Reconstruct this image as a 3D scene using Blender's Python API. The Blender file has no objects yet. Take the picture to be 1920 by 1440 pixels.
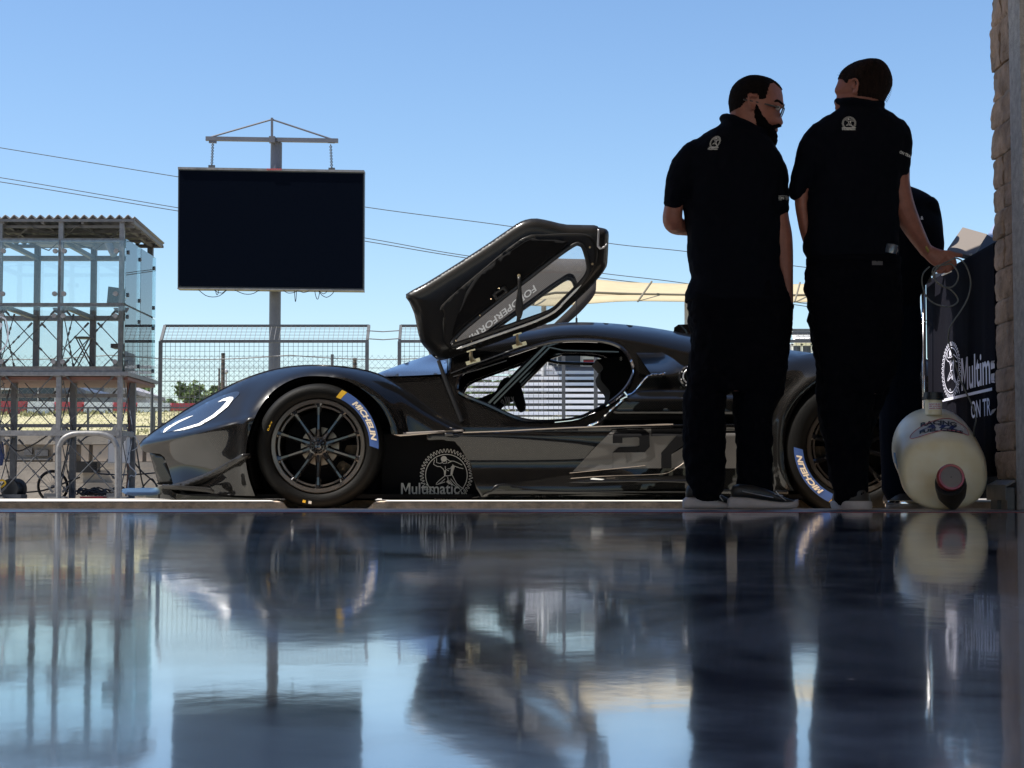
import bpy, bmesh, math, random
import numpy as np
from math import sin, cos, pi, radians, sqrt, atan2, hypot
from mathutils import Vector, Matrix, noise
from mathutils.geometry import delaunay_2d_cdt
from mathutils.bvhtree import BVHTree
random.seed(7)
S = bpy.context.scene
C = S.collection

# ------------------------------------------------------------------ camera
F = 3300.0; CAMZ = 0.09; HOR = 915.0
TH = math.atan((HOR-720)/F)
cd = bpy.data.cameras.new("camera"); cam = bpy.data.objects.new("camera", cd); C.objects.link(cam)
cd.sensor_width = 36; cd.lens = F/1920*36; cd.clip_end = 4000; cd.clip_start = .02
cam.location = (0, 0, CAMZ); cam.rotation_euler = (pi/2+TH, 0, 0)
S.camera = cam

# ------------------------------------------------------------------ sky, sun
SUN_EL = 58.0; SUN_AZ = -100.0
w = bpy.data.worlds.new("World"); S.world = w; w.use_nodes = True
nt = w.node_tree; bg = nt.nodes["Background"]
sky = nt.nodes.new("ShaderNodeTexSky"); sky.sky_type = 'NISHITA'; sky.sun_disc = False
sky.sun_elevation = radians(SUN_EL); sky.sun_rotation = radians(SUN_AZ)
sky.air_density = 1.0; sky.dust_density = 0.4; sky.ozone_density = 3.0
hs = nt.nodes.new("ShaderNodeHueSaturation"); hs.inputs["Saturation"].default_value = 1.10; hs.inputs["Hue"].default_value = .502
nt.links.new(sky.outputs[0], hs.inputs["Color"]); nt.links.new(hs.outputs[0], bg.inputs[0]); bg.inputs[1].default_value = 0.09
sl = bpy.data.lights.new("sun", 'SUN'); sl.energy = 5.0; sl.angle = radians(.5); sl.color = (1, .95, .87)
so = bpy.data.objects.new("sun", sl); C.objects.link(so)
sd = Vector((sin(radians(SUN_AZ))*cos(radians(SUN_EL)), cos(radians(SUN_AZ))*cos(radians(SUN_EL)), sin(radians(SUN_EL))))
so.rotation_euler = (-sd).to_track_quat('-Z', 'Y').to_euler(); so.location = (0, 0, 30)
S.view_settings.view_transform = 'Standard'; S.view_settings.look = 'None'
S.view_settings.exposure = 0.98; S.view_settings.gamma = 1

# ------------------------------------------------------------------ helpers
def P(u, v, Y):
    a = (u-960)/F; b = (720-v)/F
    dy = cos(TH)-b*sin(TH); dz = sin(TH)+b*cos(TH)
    t = Y/dy
    return Vector((a*t, Y, CAMZ+dz*t))

def XU(u, Y): return P(u, HOR, Y).x
def ZV(v, Y): return P(960, v, Y).z

WL = {}; TWIN = {}
class MB:
    def __init__(s): s.v = []; s.f = []; s.both = False; s.ctr = 10.0
    def add(s, vs, fs):
        o = len(s.v); s.v += [Vector(p) for p in vs]; s.f += [[i+o for i in f] for f in fs]; return s
    def box(s, x0, x1, y0, y1, z0, z1):
        return s.add([(x0,y0,z0),(x1,y0,z0),(x1,y1,z0),(x0,y1,z0),(x0,y0,z1),(x1,y0,z1),(x1,y1,z1),(x0,y1,z1)],
              [(0,3,2,1),(4,5,6,7),(0,1,5,4),(1,2,6,5),(2,3,7,6),(3,0,4,7)])
    def bar(s, p, q, w, h=None):
        p = Vector(p); q = Vector(q); h = h or w; t = (q-p).normalized()
        a = t.cross(Vector((0,1,0)))
        if a.length < .05: a = Vector((1,0,0))
        a.normalize(); b = t.cross(a); a = a*w/2; b = b*h/2
        vs = [p-a-b,p+a-b,p+a+b,p-a+b,q-a-b,q+a-b,q+a+b,q-a+b]
        return s.add(vs, [(0,1,2,3),(7,6,5,4),(0,4,5,1),(1,5,6,2),(2,6,7,3),(3,7,4,0)])
    def tube(s, pts, r, n=8, cap=True, closed=False):
        pts = [Vector(p) for p in pts]; m = len(pts); rings = []; prev = None
        rr = r if isinstance(r, (list, tuple)) else [r]*m
        for i, p in enumerate(pts):
            if closed: t = pts[(i+1) % m]-pts[i-1]
            else: t = pts[min(i+1, m-1)]-pts[max(i-1, 0)]
            t.normalize()
            if prev is None:
                a = t.cross(Vector((0,1,0)))
                if a.length < .05: a = t.cross(Vector((1,0,0)))
            else: a = prev-t*prev.dot(t)
            a.normalize(); prev = a; b = t.cross(a)
            rings.append([p+(a*cos(2*pi*k/n)+b*sin(2*pi*k/n))*rr[i] for k in range(n)])
        return s.loft(rings, cap and not closed, closed)
    def loft(s, rings, cap=True, closed=False):
        n = len(rings[0]); o = len(s.v)
        for r in rings: s.v += [Vector(p) for p in r]
        m = len(rings)
        for i in range(m if closed else m-1):
            j = (i+1) % m
            for k in range(n):
                l = (k+1) % n
                s.f.append([o+i*n+k, o+i*n+l, o+j*n+l, o+j*n+k])
        if cap:
            s.f.append([o+k for k in range(n)][::-1]); s.f.append([o+(m-1)*n+k for k in range(n)])
        return s
    def lathe(s, prof, c, ax=Vector((0,1,0)), n=48, cap=False, closed=False):
        # prof: (radius, distance along axis)
        c = Vector(c); ax = Vector(ax).normalized(); a = ax.cross(Vector((0,0,1)))
        if a.length < .05: a = Vector((1,0,0))
        a.normalize(); b = ax.cross(a)
        rings = [[c+ax*h+(a*cos(2*pi*k/n)+b*sin(2*pi*k/n))*r for k in range(n)] for r, h in prof]
        return s.loft(rings, cap, closed)
    def prism(s, poly, vec):
        vec = Vector(vec); n = len(poly); poly = [Vector(p) for p in poly]
        s.add(poly+[p+vec for p in poly], [list(range(n))[::-1], list(range(n, 2*n))]+[[i, (i+1) % n, n+(i+1) % n, n+i] for i in range(n)])
        return s
    def pieces(s):
        par = list(range(len(s.v)))
        def fd(i):
            while par[i] != i: par[i] = par[par[i]]; i = par[i]
            return i
        for f in s.f:
            for k in f[1:]: par[fd(k)] = fd(f[0])
        g = {}
        for f in s.f: g.setdefault(fd(f[0]), []).append(f)
        out = []
        for fs in g.values():
            used = sorted({i for f in fs for i in f}); mp = {j: i for i, j in enumerate(used)}
            m = MB(); m.add([s.v[j] for j in used], [[mp[i] for i in f] for f in fs]); out.append(m)
        return out
    def build(s, name, mat=None, parent=None, smooth=False, fix=True, loc=None, sep=False):
        if sep:
            obs = [m.build(name, mat, parent, smooth, fix, loc) for m in s.pieces()]
            TWIN[obs[0].name] = obs[1:]; return obs[0]
        if s.both:
            s.both = False; o = s.build(name, mat, parent, smooth, fix, loc)
            m = MB(); m.v = [Vector((p.x, 2*s.ctr-p.y, p.z)) for p in s.v]; m.f = [f[::-1] for f in s.f]
            tw = TWIN.get(parent.name, []) if parent is not None else []
            o2 = m.build(name, mat, tw[0] if tw else parent, smooth, fix, loc); TWIN[o.name] = [o2]; return o
        if parent is not None: base = WL[parent.name]
        elif loc is not None: base = Vector(loc)
        else:
            xs = [p.x for p in s.v]; ys = [p.y for p in s.v]; zs = [p.z for p in s.v]
            base = Vector(((min(xs)+max(xs))/2, (min(ys)+max(ys))/2, min(zs)))
        me = bpy.data.meshes.new(name); me.from_pydata([tuple(p-base) for p in s.v], [], s.f); me.validate()
        if fix:
            bm = bmesh.new(); bm.from_mesh(me); bmesh.ops.recalc_face_normals(bm, faces=bm.faces); bm.to_mesh(me); bm.free()
        if mat: me.materials.append(mat)
        if smooth:
            for p in me.polygons: p.use_smooth = True
        o = bpy.data.objects.new(name, me); C.objects.link(o)
        if parent is not None: o.parent = parent
        else: o.location = base
        WL[o.name] = base
        return o

def tag(o, label=None, cat=None, group=None, kind=None):
    if label: o['label'] = label
    if cat: o['category'] = cat
    if group: o['group'] = group
    if kind: o['kind'] = kind
    return o
def thing(name, label, cat, loc=(0,0,0), group=None):
    o = bpy.data.objects.new(name, None); C.objects.link(o); o.location = loc; o.empty_display_size = .2
    WL[o.name] = Vector(loc); return tag(o, label, cat, group)
def struct(name, mb, mat, **k): return tag(mb.build(name, mat, **k), kind='structure')
def dup(root, off, label=None):
    def cp(o, par):
        c = o.copy(); C.objects.link(c); c.parent = par
        WL[c.name] = WL[o.name]+Vector(off)
        for ch in list(o.children): cp(ch, c)
        return c
    r = cp(root, None); r.location = root.location+Vector(off)
    if label: r['label'] = label
    return r
def autosmooth(o, ang=35):
    for q in TWIN.get(o.name, []): autosmooth(q, ang)
    me = o.data
    for p in me.polygons: p.use_smooth = True
    me.set_sharp_from_angle(angle=radians(ang))
    return o
def solid(o, t, off=-1):
    for q in TWIN.get(o.name, []): solid(q, t, off)
    m = o.modifiers.new("solid", 'SOLIDIFY'); m.thickness = t; m.offset = off; return o
def remesh(o, vs, sm=4, fac=.5):
    m = o.modifiers.new("remesh", 'REMESH'); m.mode = 'VOXEL'; m.voxel_size = vs; m.use_smooth_shade = True
    m = o.modifiers.new("smooth", 'SMOOTH'); m.factor = fac; m.iterations = sm; return o
def wrinkle(o, st, size, seed=0):
    t = bpy.data.textures.new("folds", 'CLOUDS'); t.noise_scale = size
    m = o.modifiers.new("folds", 'DISPLACE'); m.texture = t; m.strength = st; m.mid_level = .5; m.texture_coords = 'LOCAL'; return o

# ------------------------------------------------------------------ materials
def mat(name, col, rough=.5, metal=0, coat=0, coatr=.03, spec=None, ior=None, noise_amt=0, nscale=8, bump=0, bscale=60, trans=0, alpha=1, nstretch=None, col2=None, emis=None):
    m = bpy.data.materials.new(name); m.use_nodes = True; t = m.node_tree; b = t.nodes["Principled BSDF"]
    b.inputs["Base Color"].default_value = (*col, 1); b.inputs["Roughness"].default_value = rough
    b.inputs["Metallic"].default_value = metal; b.inputs["Coat Weight"].default_value = coat; b.inputs["Coat Roughness"].default_value = coatr
    if spec is not None: b.inputs["Specular IOR Level"].default_value = spec
    if ior: b.inputs["IOR"].default_value = ior
    if trans: b.inputs["Transmission Weight"].default_value = trans
    b.inputs["Alpha"].default_value = alpha
    if emis: b.inputs["Emission Color"].default_value = (*emis[0], 1); b.inputs["Emission Strength"].default_value = emis[1]
    tc = t.nodes.new("ShaderNodeTexCoord"); mp = t.nodes.new("ShaderNodeMapping"); t.links.new(tc.outputs["Object"], mp.inputs[0])
    if nstretch: mp.inputs["Scale"].default_value = nstretch
    if noise_amt or col2:
        n = t.nodes.new("ShaderNodeTexNoise"); n.inputs["Scale"].default_value = nscale; n.inputs["Detail"].default_value = 8; n.inputs["Roughness"].default_value = .62
        t.links.new(mp.outputs[0], n.inputs[0])
        r = t.nodes.new("ShaderNodeValToRGB"); r.color_ramp.elements[0].position = .35; r.color_ramp.elements[1].position = .68
        c2 = col2 or tuple(c*(1-noise_amt) for c in col)
        r.color_ramp.elements[0].color = (*c2, 1); r.color_ramp.elements[1].color = (*col, 1)
        t.links.new(n.outputs[0], r.inputs[0]); t.links.new(r.outputs[0], b.inputs["Base Color"])
    if bump:
        n = t.nodes.new("ShaderNodeTexNoise"); n.inputs["Scale"].default_value = bscale; n.inputs["Detail"].default_value = 6
        t.links.new(mp.outputs[0], n.inputs[0])
        bp = t.nodes.new("ShaderNodeBump"); bp.inputs["Strength"].default_value = bump; bp.inputs["Distance"].default_value = .02
        t.links.new(n.outputs[0], bp.inputs["Height"]); t.links.new(bp.outputs[0], b.inputs["Normal"])
    return m

M = {}
M['conc'] = mat("concrete", (.42,.38,.33), .85, noise_amt=.35, nscale=3, bump=.3, bscale=80)
M['conc_edge'] = mat("concrete edge", (.78,.60,.44), .9, noise_amt=.5, nscale=14, bump=.5, bscale=90)
M['conc_dark'] = mat("wall concrete", (.40,.36,.31), .9, noise_amt=.4, nscale=1.2, bump=.3, bscale=30)
M['conc_cream'] = mat("cream concrete", (.62,.52,.42), .85, noise_amt=.25, nscale=2, bump=.2, bscale=40)
M['conc_grey'] = mat("grey column concrete", (.50,.48,.47), .9, noise_amt=.35, nscale=26, bump=.5, bscale=120)
M['stone'] = mat("rough stone", (.48,.34,.25), .95, noise_amt=.5, nscale=9, bump=.9, bscale=40)
M['galv'] = mat("galvanised steel", (.22,.215,.21), .5, metal=.35, noise_amt=.35, nscale=14)
M['steel_dark'] = mat("dark painted steel", (.10,.105,.11), .5, metal=.3, noise_amt=.3, nscale=10)
M['wire'] = mat("fence wire", (.15,.15,.155), .55, metal=.5)
M['black'] = mat("black plastic", (.012,.012,.013), .45)
M['matte'] = mat("matte black", (.006,.006,.007), .9, spec=.15)
M['rubber'] = mat("tyre rubber", (.0026,.0025,.0024), .62, spec=.14, bump=.15, bscale=160, noise_amt=.4, nscale=20)
M['gloss'] = mat("gloss black", (.006,.006,.007), .12, coat=.6)
M['chrome'] = mat("polished metal", (.75,.75,.76), .12, metal=1)
M['brass'] = mat("brass hinge", (.55,.45,.28), .3, metal=.9)
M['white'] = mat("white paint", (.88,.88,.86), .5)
M['red'] = mat("red paint", (.55,.03,.03), .5, noise_amt=.2)
M['orange'] = mat("faded red paint", (.15,.065,.05), .6, noise_amt=.2)
M['greyp'] = mat("grey painted panel", (.42,.43,.45), .5, noise_amt=.15)
M['pole'] = mat("grey painted pole", (.12,.12,.145), .5, noise_amt=.15, nscale=3)
M['screen'] = mat("unlit led screen", (.0035,.005,.010), 1.0, spec=.0, noise_amt=.25, nscale=40)
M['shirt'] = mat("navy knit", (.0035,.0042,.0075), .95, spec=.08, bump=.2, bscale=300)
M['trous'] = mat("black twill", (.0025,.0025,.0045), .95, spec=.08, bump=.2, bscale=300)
M['skin'] = mat("skin", (.31,.115,.075), .55, noise_amt=.25, nscale=25, bump=.15, bscale=80)
M['hair_b'] = mat("cropped dark hair", (.012,.0085,.008), .95, spec=.08, noise_amt=.5, nscale=120, bump=.6, bscale=300)
M['hair_br'] = mat("brown hair", (.019,.0105,.008), .9, spec=.12, noise_amt=.5, nscale=60, bump=.8, bscale=160, nstretch=(1,1,.2))
M['beard'] = mat("black beard", (.006,.005,.005), .95, spec=.06, bump=1, bscale=250)
M['sole'] = mat("white rubber sole", (.44,.40,.40), .7, noise_amt=.15, nscale=30)
M['print'] = mat("silver print", (.62,.60,.56), .6)
M['printw'] = mat("white print", (.66,.66,.78), .6)
M['grass'] = mat("dry grass", (.26,.25,.10), .95, col2=(.36,.32,.20), nscale=1.6, bump=.8, bscale=12, nstretch=(.35,1,1))
M['leaf'] = mat("leaf", (.15,.22,.07), .7, noise_amt=.5, nscale=1.5)
M['bark'] = mat("bark", (.10,.07,.05), .9, noise_amt=.4)
M['sail'] = mat("beige sail fabric", (.40,.33,.20), .9, noise_amt=.12, nscale=2)
M['alu'] = mat("aluminium bench", (.88,.88,.9), .5, metal=0)
M['winfar'] = mat("dark window glass", (.02,.035,.05), .2)
M['claddark'] = mat("dark cladding", (.05,.06,.085), .5)
M['cloth'] = mat("dark navy cloth", (.006,.006,.010), .95, spec=.05, bump=.2, bscale=200)
M['cream'] = mat("jug plastic", (.84,.74,.46), .45, noise_amt=.12, nscale=6)
b = M['cream'].node_tree.nodes["Principled BSDF"]; b.inputs["Subsurface Weight"].default_value = .3; b.inputs["Subsurface Radius"].default_value = (.06,.05,.03); b.inputs["Subsurface Scale"].default_value = .5
def jugmat():
    m = bpy.data.materials.new("translucent jug plastic"); m.use_nodes = True; t = m.node_tree; t.nodes.clear()
    out = t.nodes.new("ShaderNodeOutputMaterial"); m1 = t.nodes.new("ShaderNodeMixShader"); m2 = t.nodes.new("ShaderNodeMixShader"); m1.inputs[0].default_value = .15
    n = t.nodes.new("ShaderNodeTexNoise"); n.inputs["Scale"].default_value = 5; n.inputs["Detail"].default_value = 6; r = t.nodes.new("ShaderNodeValToRGB"); r.color_ramp.elements[0].position = .3; r.color_ramp.elements[0].color = (.90,.76,.48,1); r.color_ramp.elements[1].position = .7; r.color_ramp.elements[1].color = (.97,.88,.66,1); t.links.new(n.outputs[0], r.inputs[0])
    d = t.nodes.new("ShaderNodeBsdfDiffuse"); tr = t.nodes.new("ShaderNodeBsdfTranslucent"); g = t.nodes.new("ShaderNodeBsdfGlossy"); g.inputs["Roughness"].default_value = .3
    t.links.new(r.outputs[0], d.inputs[0]); t.links.new(r.outputs[0], tr.inputs[0]); t.links.new(d.outputs[0], m1.inputs[1]); t.links.new(tr.outputs[0], m1.inputs[2])
    fr = t.nodes.new("ShaderNodeFresnel"); fr.inputs[0].default_value = 1.4; t.links.new(fr.outputs[0], m2.inputs[0]); t.links.new(m1.outputs[0], m2.inputs[1]); t.links.new(g.outputs[0], m2.inputs[2]); t.links.new(m2.outputs[0], out.inputs[0]); return m
M['jug'] = jugmat()
M['laptop'] = mat("grey laptop lid", (.13,.11,.095), .6)
M['silver'] = mat("satin silver", (.5,.5,.52), .35, metal=.7)
M['blue'] = mat("blue band", (.04,.10,.32), .6)
M['yellow'] = mat("yellow", (.70,.42,.02), .6)
M['creamtxt'] = mat("cream lettering", (.85,.74,.58), .6)
M['ceil'] = mat("garage ceiling", (.72,.64,.55), .9)
M['gwall'] = mat("garage wall paint", (.58,.50,.42), .8)
M['reddark'] = mat("dark red rubber", (.22,.02,.02), .5)
M['cable'] = mat("grey cable", (.12,.12,.10), .5)
M['tan_cal'] = mat("caliper bronze", (.26,.21,.15), .35, metal=.8)
M['disc'] = mat("brake disc bell", (.36,.29,.22), .4, metal=.6)
M['roofsh'] = mat("corrugated roof steel", (.16,.155,.15), .6, metal=.2, noise_amt=.3)

def glassmat(name, tint, refl=.25, tr=.9):
    m = bpy.data.materials.new(name); m.use_nodes = True; t = m.node_tree; t.nodes.clear()
    out = t.nodes.new("ShaderNodeOutputMaterial"); mx = t.nodes.new("ShaderNodeMixShader")
    tb = t.nodes.new("ShaderNodeBsdfTransparent"); tb.inputs[0].default_value = (*tint, 1)
    gl = t.nodes.new("ShaderNodeBsdfGlossy"); gl.inputs["Roughness"].default_value = .02; gl.inputs[0].default_value = (.9,.95,.95,1)
    fr = t.nodes.new("ShaderNodeFresnel"); fr.inputs[0].default_value = 1.5
    ma = t.nodes.new("ShaderNodeMath"); ma.operation = 'MULTIPLY_ADD'; ma.inputs[1].default_value = 1.0; ma.inputs[2].default_value = refl
    t.links.new(fr.outputs[0], ma.inputs[0]); t.links.new(ma.outputs[0], mx.inputs[0]); t.links.new(tb.outputs[0], mx.inputs[1]); t.links.new(gl.outputs[0], mx.inputs[2]); t.links.new(mx.outputs[0], out.inputs[0])
    return m
M['glass'] = glassmat("tinted tower glass", (.96,.985,.985), .02)
M['glass_side'] = glassmat("blue tower glass", (.72,.85,.87), .10)
M['wglass'] = glassmat("clear window film", (.86,.88,.9), .06)

def carbon(name, base=.003, weave=.005, rough=.3, coat=.62, coatr=.025):
    m = bpy.data.materials.new(name); m.use_nodes = True; t = m.node_tree; b = t.nodes["Principled BSDF"]
    tc = t.nodes.new("ShaderNodeTexCoord"); mp = t.nodes.new("ShaderNodeMapping"); t.links.new(tc.outputs["Object"], mp.inputs[0])
    mp.inputs["Rotation"].default_value = (0, radians(45), 0)
    ws = []
    for d in ('X', 'Z'):
        wv = t.nodes.new("ShaderNodeTexWave"); wv.bands_direction = d; wv.inputs["Scale"].default_value = 34; t.links.new(mp.outputs[0], wv.inputs[0]); ws.append(wv)
    mu = t.nodes.new("ShaderNodeMath"); mu.operation = 'MULTIPLY'; t.links.new(ws[0].outputs["Fac"], mu.inputs[0]); t.links.new(ws[1].outputs["Fac"], mu.inputs[1])
    r = t.nodes.new("ShaderNodeValToRGB"); r.color_ramp.elements[0].color = (base, base*.95, base*.92, 1); k = base+weave; r.color_ramp.elements[1].color = (k, k*.93, k*.86, 1)
    t.links.new(mu.outputs[0], r.inputs[0]); t.links.new(r.outputs[0], b.inputs["Base Color"])
    b.inputs["Roughness"].default_value = rough; b.inputs["Specular IOR Level"].default_value = .06; b.inputs["Coat Weight"].default_value = coat; b.inputs["Coat Roughness"].default_value = coatr; b.inputs["Coat IOR"].default_value = 1.52
    n = t.nodes.new("ShaderNodeTexNoise"); n.inputs["Scale"].default_value = 7; t.links.new(tc.outputs["Object"], n.inputs[0])
    bp = t.nodes.new("ShaderNodeBump"); bp.inputs["Strength"].default_value = .12; bp.inputs["Distance"].default_value = .01
    t.links.new(n.outputs[0], bp.inputs["Height"]); t.links.new(bp.outputs[0], b.inputs["Coat Normal"]); t.links.new(bp.outputs[0], b.inputs["Normal"])
    return m
M['carbon'] = carbon("lacquered carbon fibre")
M['carbon2'] = carbon("satin carbon fibre", .012, .012, .45, .35, .2)
M['grey2'] = carbon("grey race number panel", .085, .015, .6, .3, .1)
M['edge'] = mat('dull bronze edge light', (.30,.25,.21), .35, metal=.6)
M['rimm'] = mat('dark machined rim', (.13,.115,.10), .3, metal=.85)

# floor: polished resin
def floormat():
    m = bpy.data.materials.new("polished resin floor"); m.use_nodes = True; t = m.node_tree; b = t.nodes["Principled BSDF"]
    tc = t.nodes.new("ShaderNodeTexCoord")
    mp = t.nodes.new("ShaderNodeMapping"); t.links.new(tc.outputs["Object"], mp.inputs[0]); mp.inputs["Scale"].default_value = (1.2, .8, 1)
    n = t.nodes.new("ShaderNodeTexNoise"); n.inputs["Scale"].default_value = 2.2; n.inputs["Detail"].default_value = 10; n.inputs["Distortion"].default_value = .6; n.inputs["Roughness"].default_value = .65; t.links.new(mp.outputs[0], n.inputs[0])
    r = t.nodes.new("ShaderNodeValToRGB"); r.color_ramp.elements[0].position = .35; r.color_ramp.elements[0].color = (.045,.065,.14,1); r.color_ramp.elements[1].position = .7; r.color_ramp.elements[1].color = (.26,.32,.48,1)
    t.links.new(n.outputs[0], r.inputs[0]); t.links.new(r.outputs[0], b.inputs["Base Color"])
    rr = t.nodes.new("ShaderNodeMapRange"); rr.inputs[1].default_value = .35; rr.inputs[2].default_value = .65; rr.inputs[3].default_value = .09; rr.inputs[4].default_value = .30; t.links.new(n.outputs[0], rr.inputs[0]); t.links.new(rr.outputs[0], b.inputs["Roughness"])
    b.inputs["IOR"].default_value = 2.2
    dn = t.nodes.new("ShaderNodeTexNoise"); dn.inputs["Scale"].default_value = 90; dn.inputs["Detail"].default_value = 4; dr = t.nodes.new("ShaderNodeValToRGB"); dr.color_ramp.elements[0].position = .70; dr.color_ramp.elements[1].position = .78; t.links.new(tc.outputs["Object"], dn.inputs[0]); t.links.new(dn.outputs[0], dr.inputs[0])
    dm = t.nodes.new("ShaderNodeMix"); dm.data_type = 'RGBA'; t.links.new(dr.outputs[0], dm.inputs[0]); t.links.new(r.outputs[0], dm.inputs[6]); dm.inputs[7].default_value = (.5,.5,.52,1); t.links.new(dm.outputs[2], b.inputs["Base Color"])
    cw = t.nodes.new("ShaderNodeMapRange"); cw.inputs[3].default_value = 1; cw.inputs[4].default_value = .25; t.links.new(dr.outputs[0], cw.inputs[0]); CW = cw
    t.links.new(CW.outputs[0], b.inputs["Coat Weight"]); b.inputs["Coat IOR"].default_value = 2.35
    cr = t.nodes.new("ShaderNodeMapRange"); cr.inputs[1].default_value = .35; cr.inputs[2].default_value = .7; cr.inputs[3].default_value = .03; cr.inputs[4].default_value = .075
    n3 = t.nodes.new("ShaderNodeTexNoise"); n3.inputs["Scale"].default_value = 5; n3.inputs["Detail"].default_value = 12; n3.inputs["Roughness"].default_value = .75; t.links.new(mp.outputs[0], n3.inputs[0]); t.links.new(n3.outputs[0], cr.inputs[0]); t.links.new(cr.outputs[0], b.inputs["Coat Roughness"])
    n2 = t.nodes.new("ShaderNodeTexNoise"); n2.inputs["Scale"].default_value = 7; n2.inputs["Detail"].default_value = 7; t.links.new(mp.outputs[0], n2.inputs[0])
    bp = t.nodes.new("ShaderNodeBump"); bp.inputs["Strength"].default_value = .03; bp.inputs["Distance"].default_value = .01
    t.links.new(n2.outputs[0], bp.inputs["Height"]); t.links.new(bp.outputs[0], b.inputs["Normal"]); t.links.new(bp.outputs[0], b.inputs["Coat Normal"])
    return m
M['floor'] = floormat()

# ------------------------------------------------------------------ lettering and strokes
def text2d(txt, size=1, bold=0, shear=0, space=1):
    if bold and 'M' in txt:      # the default font's M does not survive emboldening: draw it by hand
        V = []; Fc = []; x = 0
        for run in [r for r in txt.replace('M', '|M|').split('|') if r]:
            if run == 'M':
                W = .636+2*bold; H = .682+2*bold; s_ = .10+2.2*bold
                vs = [(0,0),(0,H),(s_*1.2,H),(W/2,.40*H),(W-s_*1.2,H),(W,H),(W,0),(W-s_,0),(W-s_,.70*H),(W/2,.40*H-s_*1.25),(s_,.70*H),(s_,0)]
                fs = [[0,11,10,1],[1,10,2],[2,10,9,3],[3,9,8,4],[4,8,5],[5,8,7,6]]; w_ = W
            else: vs, fs, w_, h_ = text2d(run, 1, bold, 0, space)
            if run != 'M' and 'y' not in run and 'g' not in run: pass
            o = len(V); V += [(a+x, b) for a, b in vs]; Fc += [[i+o for i in f] for f in fs]; x += w_+.10-bold
        V = [((a+shear*b)*size, b*size) for a, b in V]
        return V, Fc, max(p[0] for p in V)-min(p[0] for p in V), max(p[1] for p in V)
    cu = bpy.data.curves.new("t", 'FONT'); cu.body = txt; cu.size = size; cu.offset = bold; cu.shear = shear; cu.space_character = space; cu.resolution_u = 3; cu.fill_mode = 'FRONT'
    o = bpy.data.objects.new("t", cu); C.objects.link(o)
    bpy.context.view_layer.update()
    me = o.to_mesh(); vs = [(p.co.x, p.co.y) for p in me.vertices]; fs = [list(p.vertices) for p in me.polygons]
    o.to_mesh_clear(); bpy.data.objects.remove(o); bpy.data.curves.remove(cu)
    x0 = min(p[0] for p in vs); x1 = max(p[0] for p in vs); y0 = min(p[1] for p in vs); y1 = max(p[1] for p in vs)
    return [(a-x0, b-y0) for a, b in vs], fs, x1-x0, y1-y0
def stroke(pts, w, closed=False):
    m = len(pts); vs = []; fs = []
    for i, (x, y) in enumerate(pts):
        if closed: a = pts[i-1]; c = pts[(i+1) % m]
        else: a = pts[max(i-1, 0)]; c = pts[min(i+1, m-1)]
        dx = c[0]-a[0]; dy = c[1]-a[1]; l = hypot(dx, dy) or 1; nx = -dy/l*w/2; ny = dx/l*w/2
        vs += [(x+nx, y+ny), (x-nx, y-ny)]
    for i in range(m if closed else m-1):
        j = (i+1) % m; fs.append([2*i, 2*i+1, 2*j+1, 2*j])
    return vs, fs
def logo2d(w=.028, teeth=46, detail=True):
    # gear ring with a throwing athlete, unit circle radius 1, y up
    V = []; Fc = []
    def put(r):
        o = len(V); V.extend(r[0]); Fc.extend([[i+o for i in f] for f in r[1]])
    pts = []
    for i in range(teeth*8):
        a = 2*pi*i/(teeth*8); k = sin(a*teeth); r = 1.18+.085*math.tanh(2*k)
        pts.append((r*cos(a), r*sin(a)))
    put(stroke(pts, w, True))
    put(stroke([(cos(2*pi*i/60)*1.0, sin(2*pi*i/60)*1.0) for i in range(60)], w*1.3, True))
    cv = lambda L: [((x-850)/340, (800-y)/345) for x, y in L]
    head = cv([(808+50*cos(2*pi*i/14), 530+48*sin(2*pi*i/14)) for i in range(14)])
    o = len(V); V.extend(head); Fc.append([o+i for i in range(14)])
    for L in ([(855,530),(905,565),(970,568),(1030,592),(1108,632)], [(1125,690),(1060,678),(985,650)], [(870,600),(930,572)],
              [(690,520),(690,590),(740,605),(790,590)], [(655,545),(640,620),(700,655),(755,660),(800,700),(815,740),(820,810)],
              [(775,570),(800,605),(850,600),(855,560)], [(945,640),(985,650),(960,720),(945,790)], [(830,650),(835,700),(890,730)], [(870,695),(915,690),(940,650)],
              [(820,810),(870,812),(945,795)], [(820,815),(740,880),(690,930),(685,960)], [(830,860),(760,920),(700,955),(830,910)], [(870,830),(880,880),(850,910),(930,950)],
              [(945,800),(980,870),(1020,940),(1090,1000),(1140,1030),(1175,1100),(1225,1180)], [(920,860),(980,930),(1060,1010),(1110,1100),(1135,1170)], [(1140,1030),(1165,1060),(1150,1100)], [(770,1080),(780,1110)], [(810,1080),(835,1120)], [(900,880),(960,960),(1030,1000)]):
        put(stroke(cv(L), w*1.1))
    for L in ([(950,620),(990,650),(945,790),(915,790),(925,700)], [(820,715),(845,720),(835,800),(820,805)], [(850,910),(880,880),(930,940),(890,950)]):
        L = cv(L); o = len(V); V.extend(L); Fc.append([o+i for i in range(len(L))])
    return V, Fc
LOGO = logo2d()
def put2d(mb, data, fn):
    mb.add([fn(x, y) for x, y in data[0]], data[1])

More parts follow.
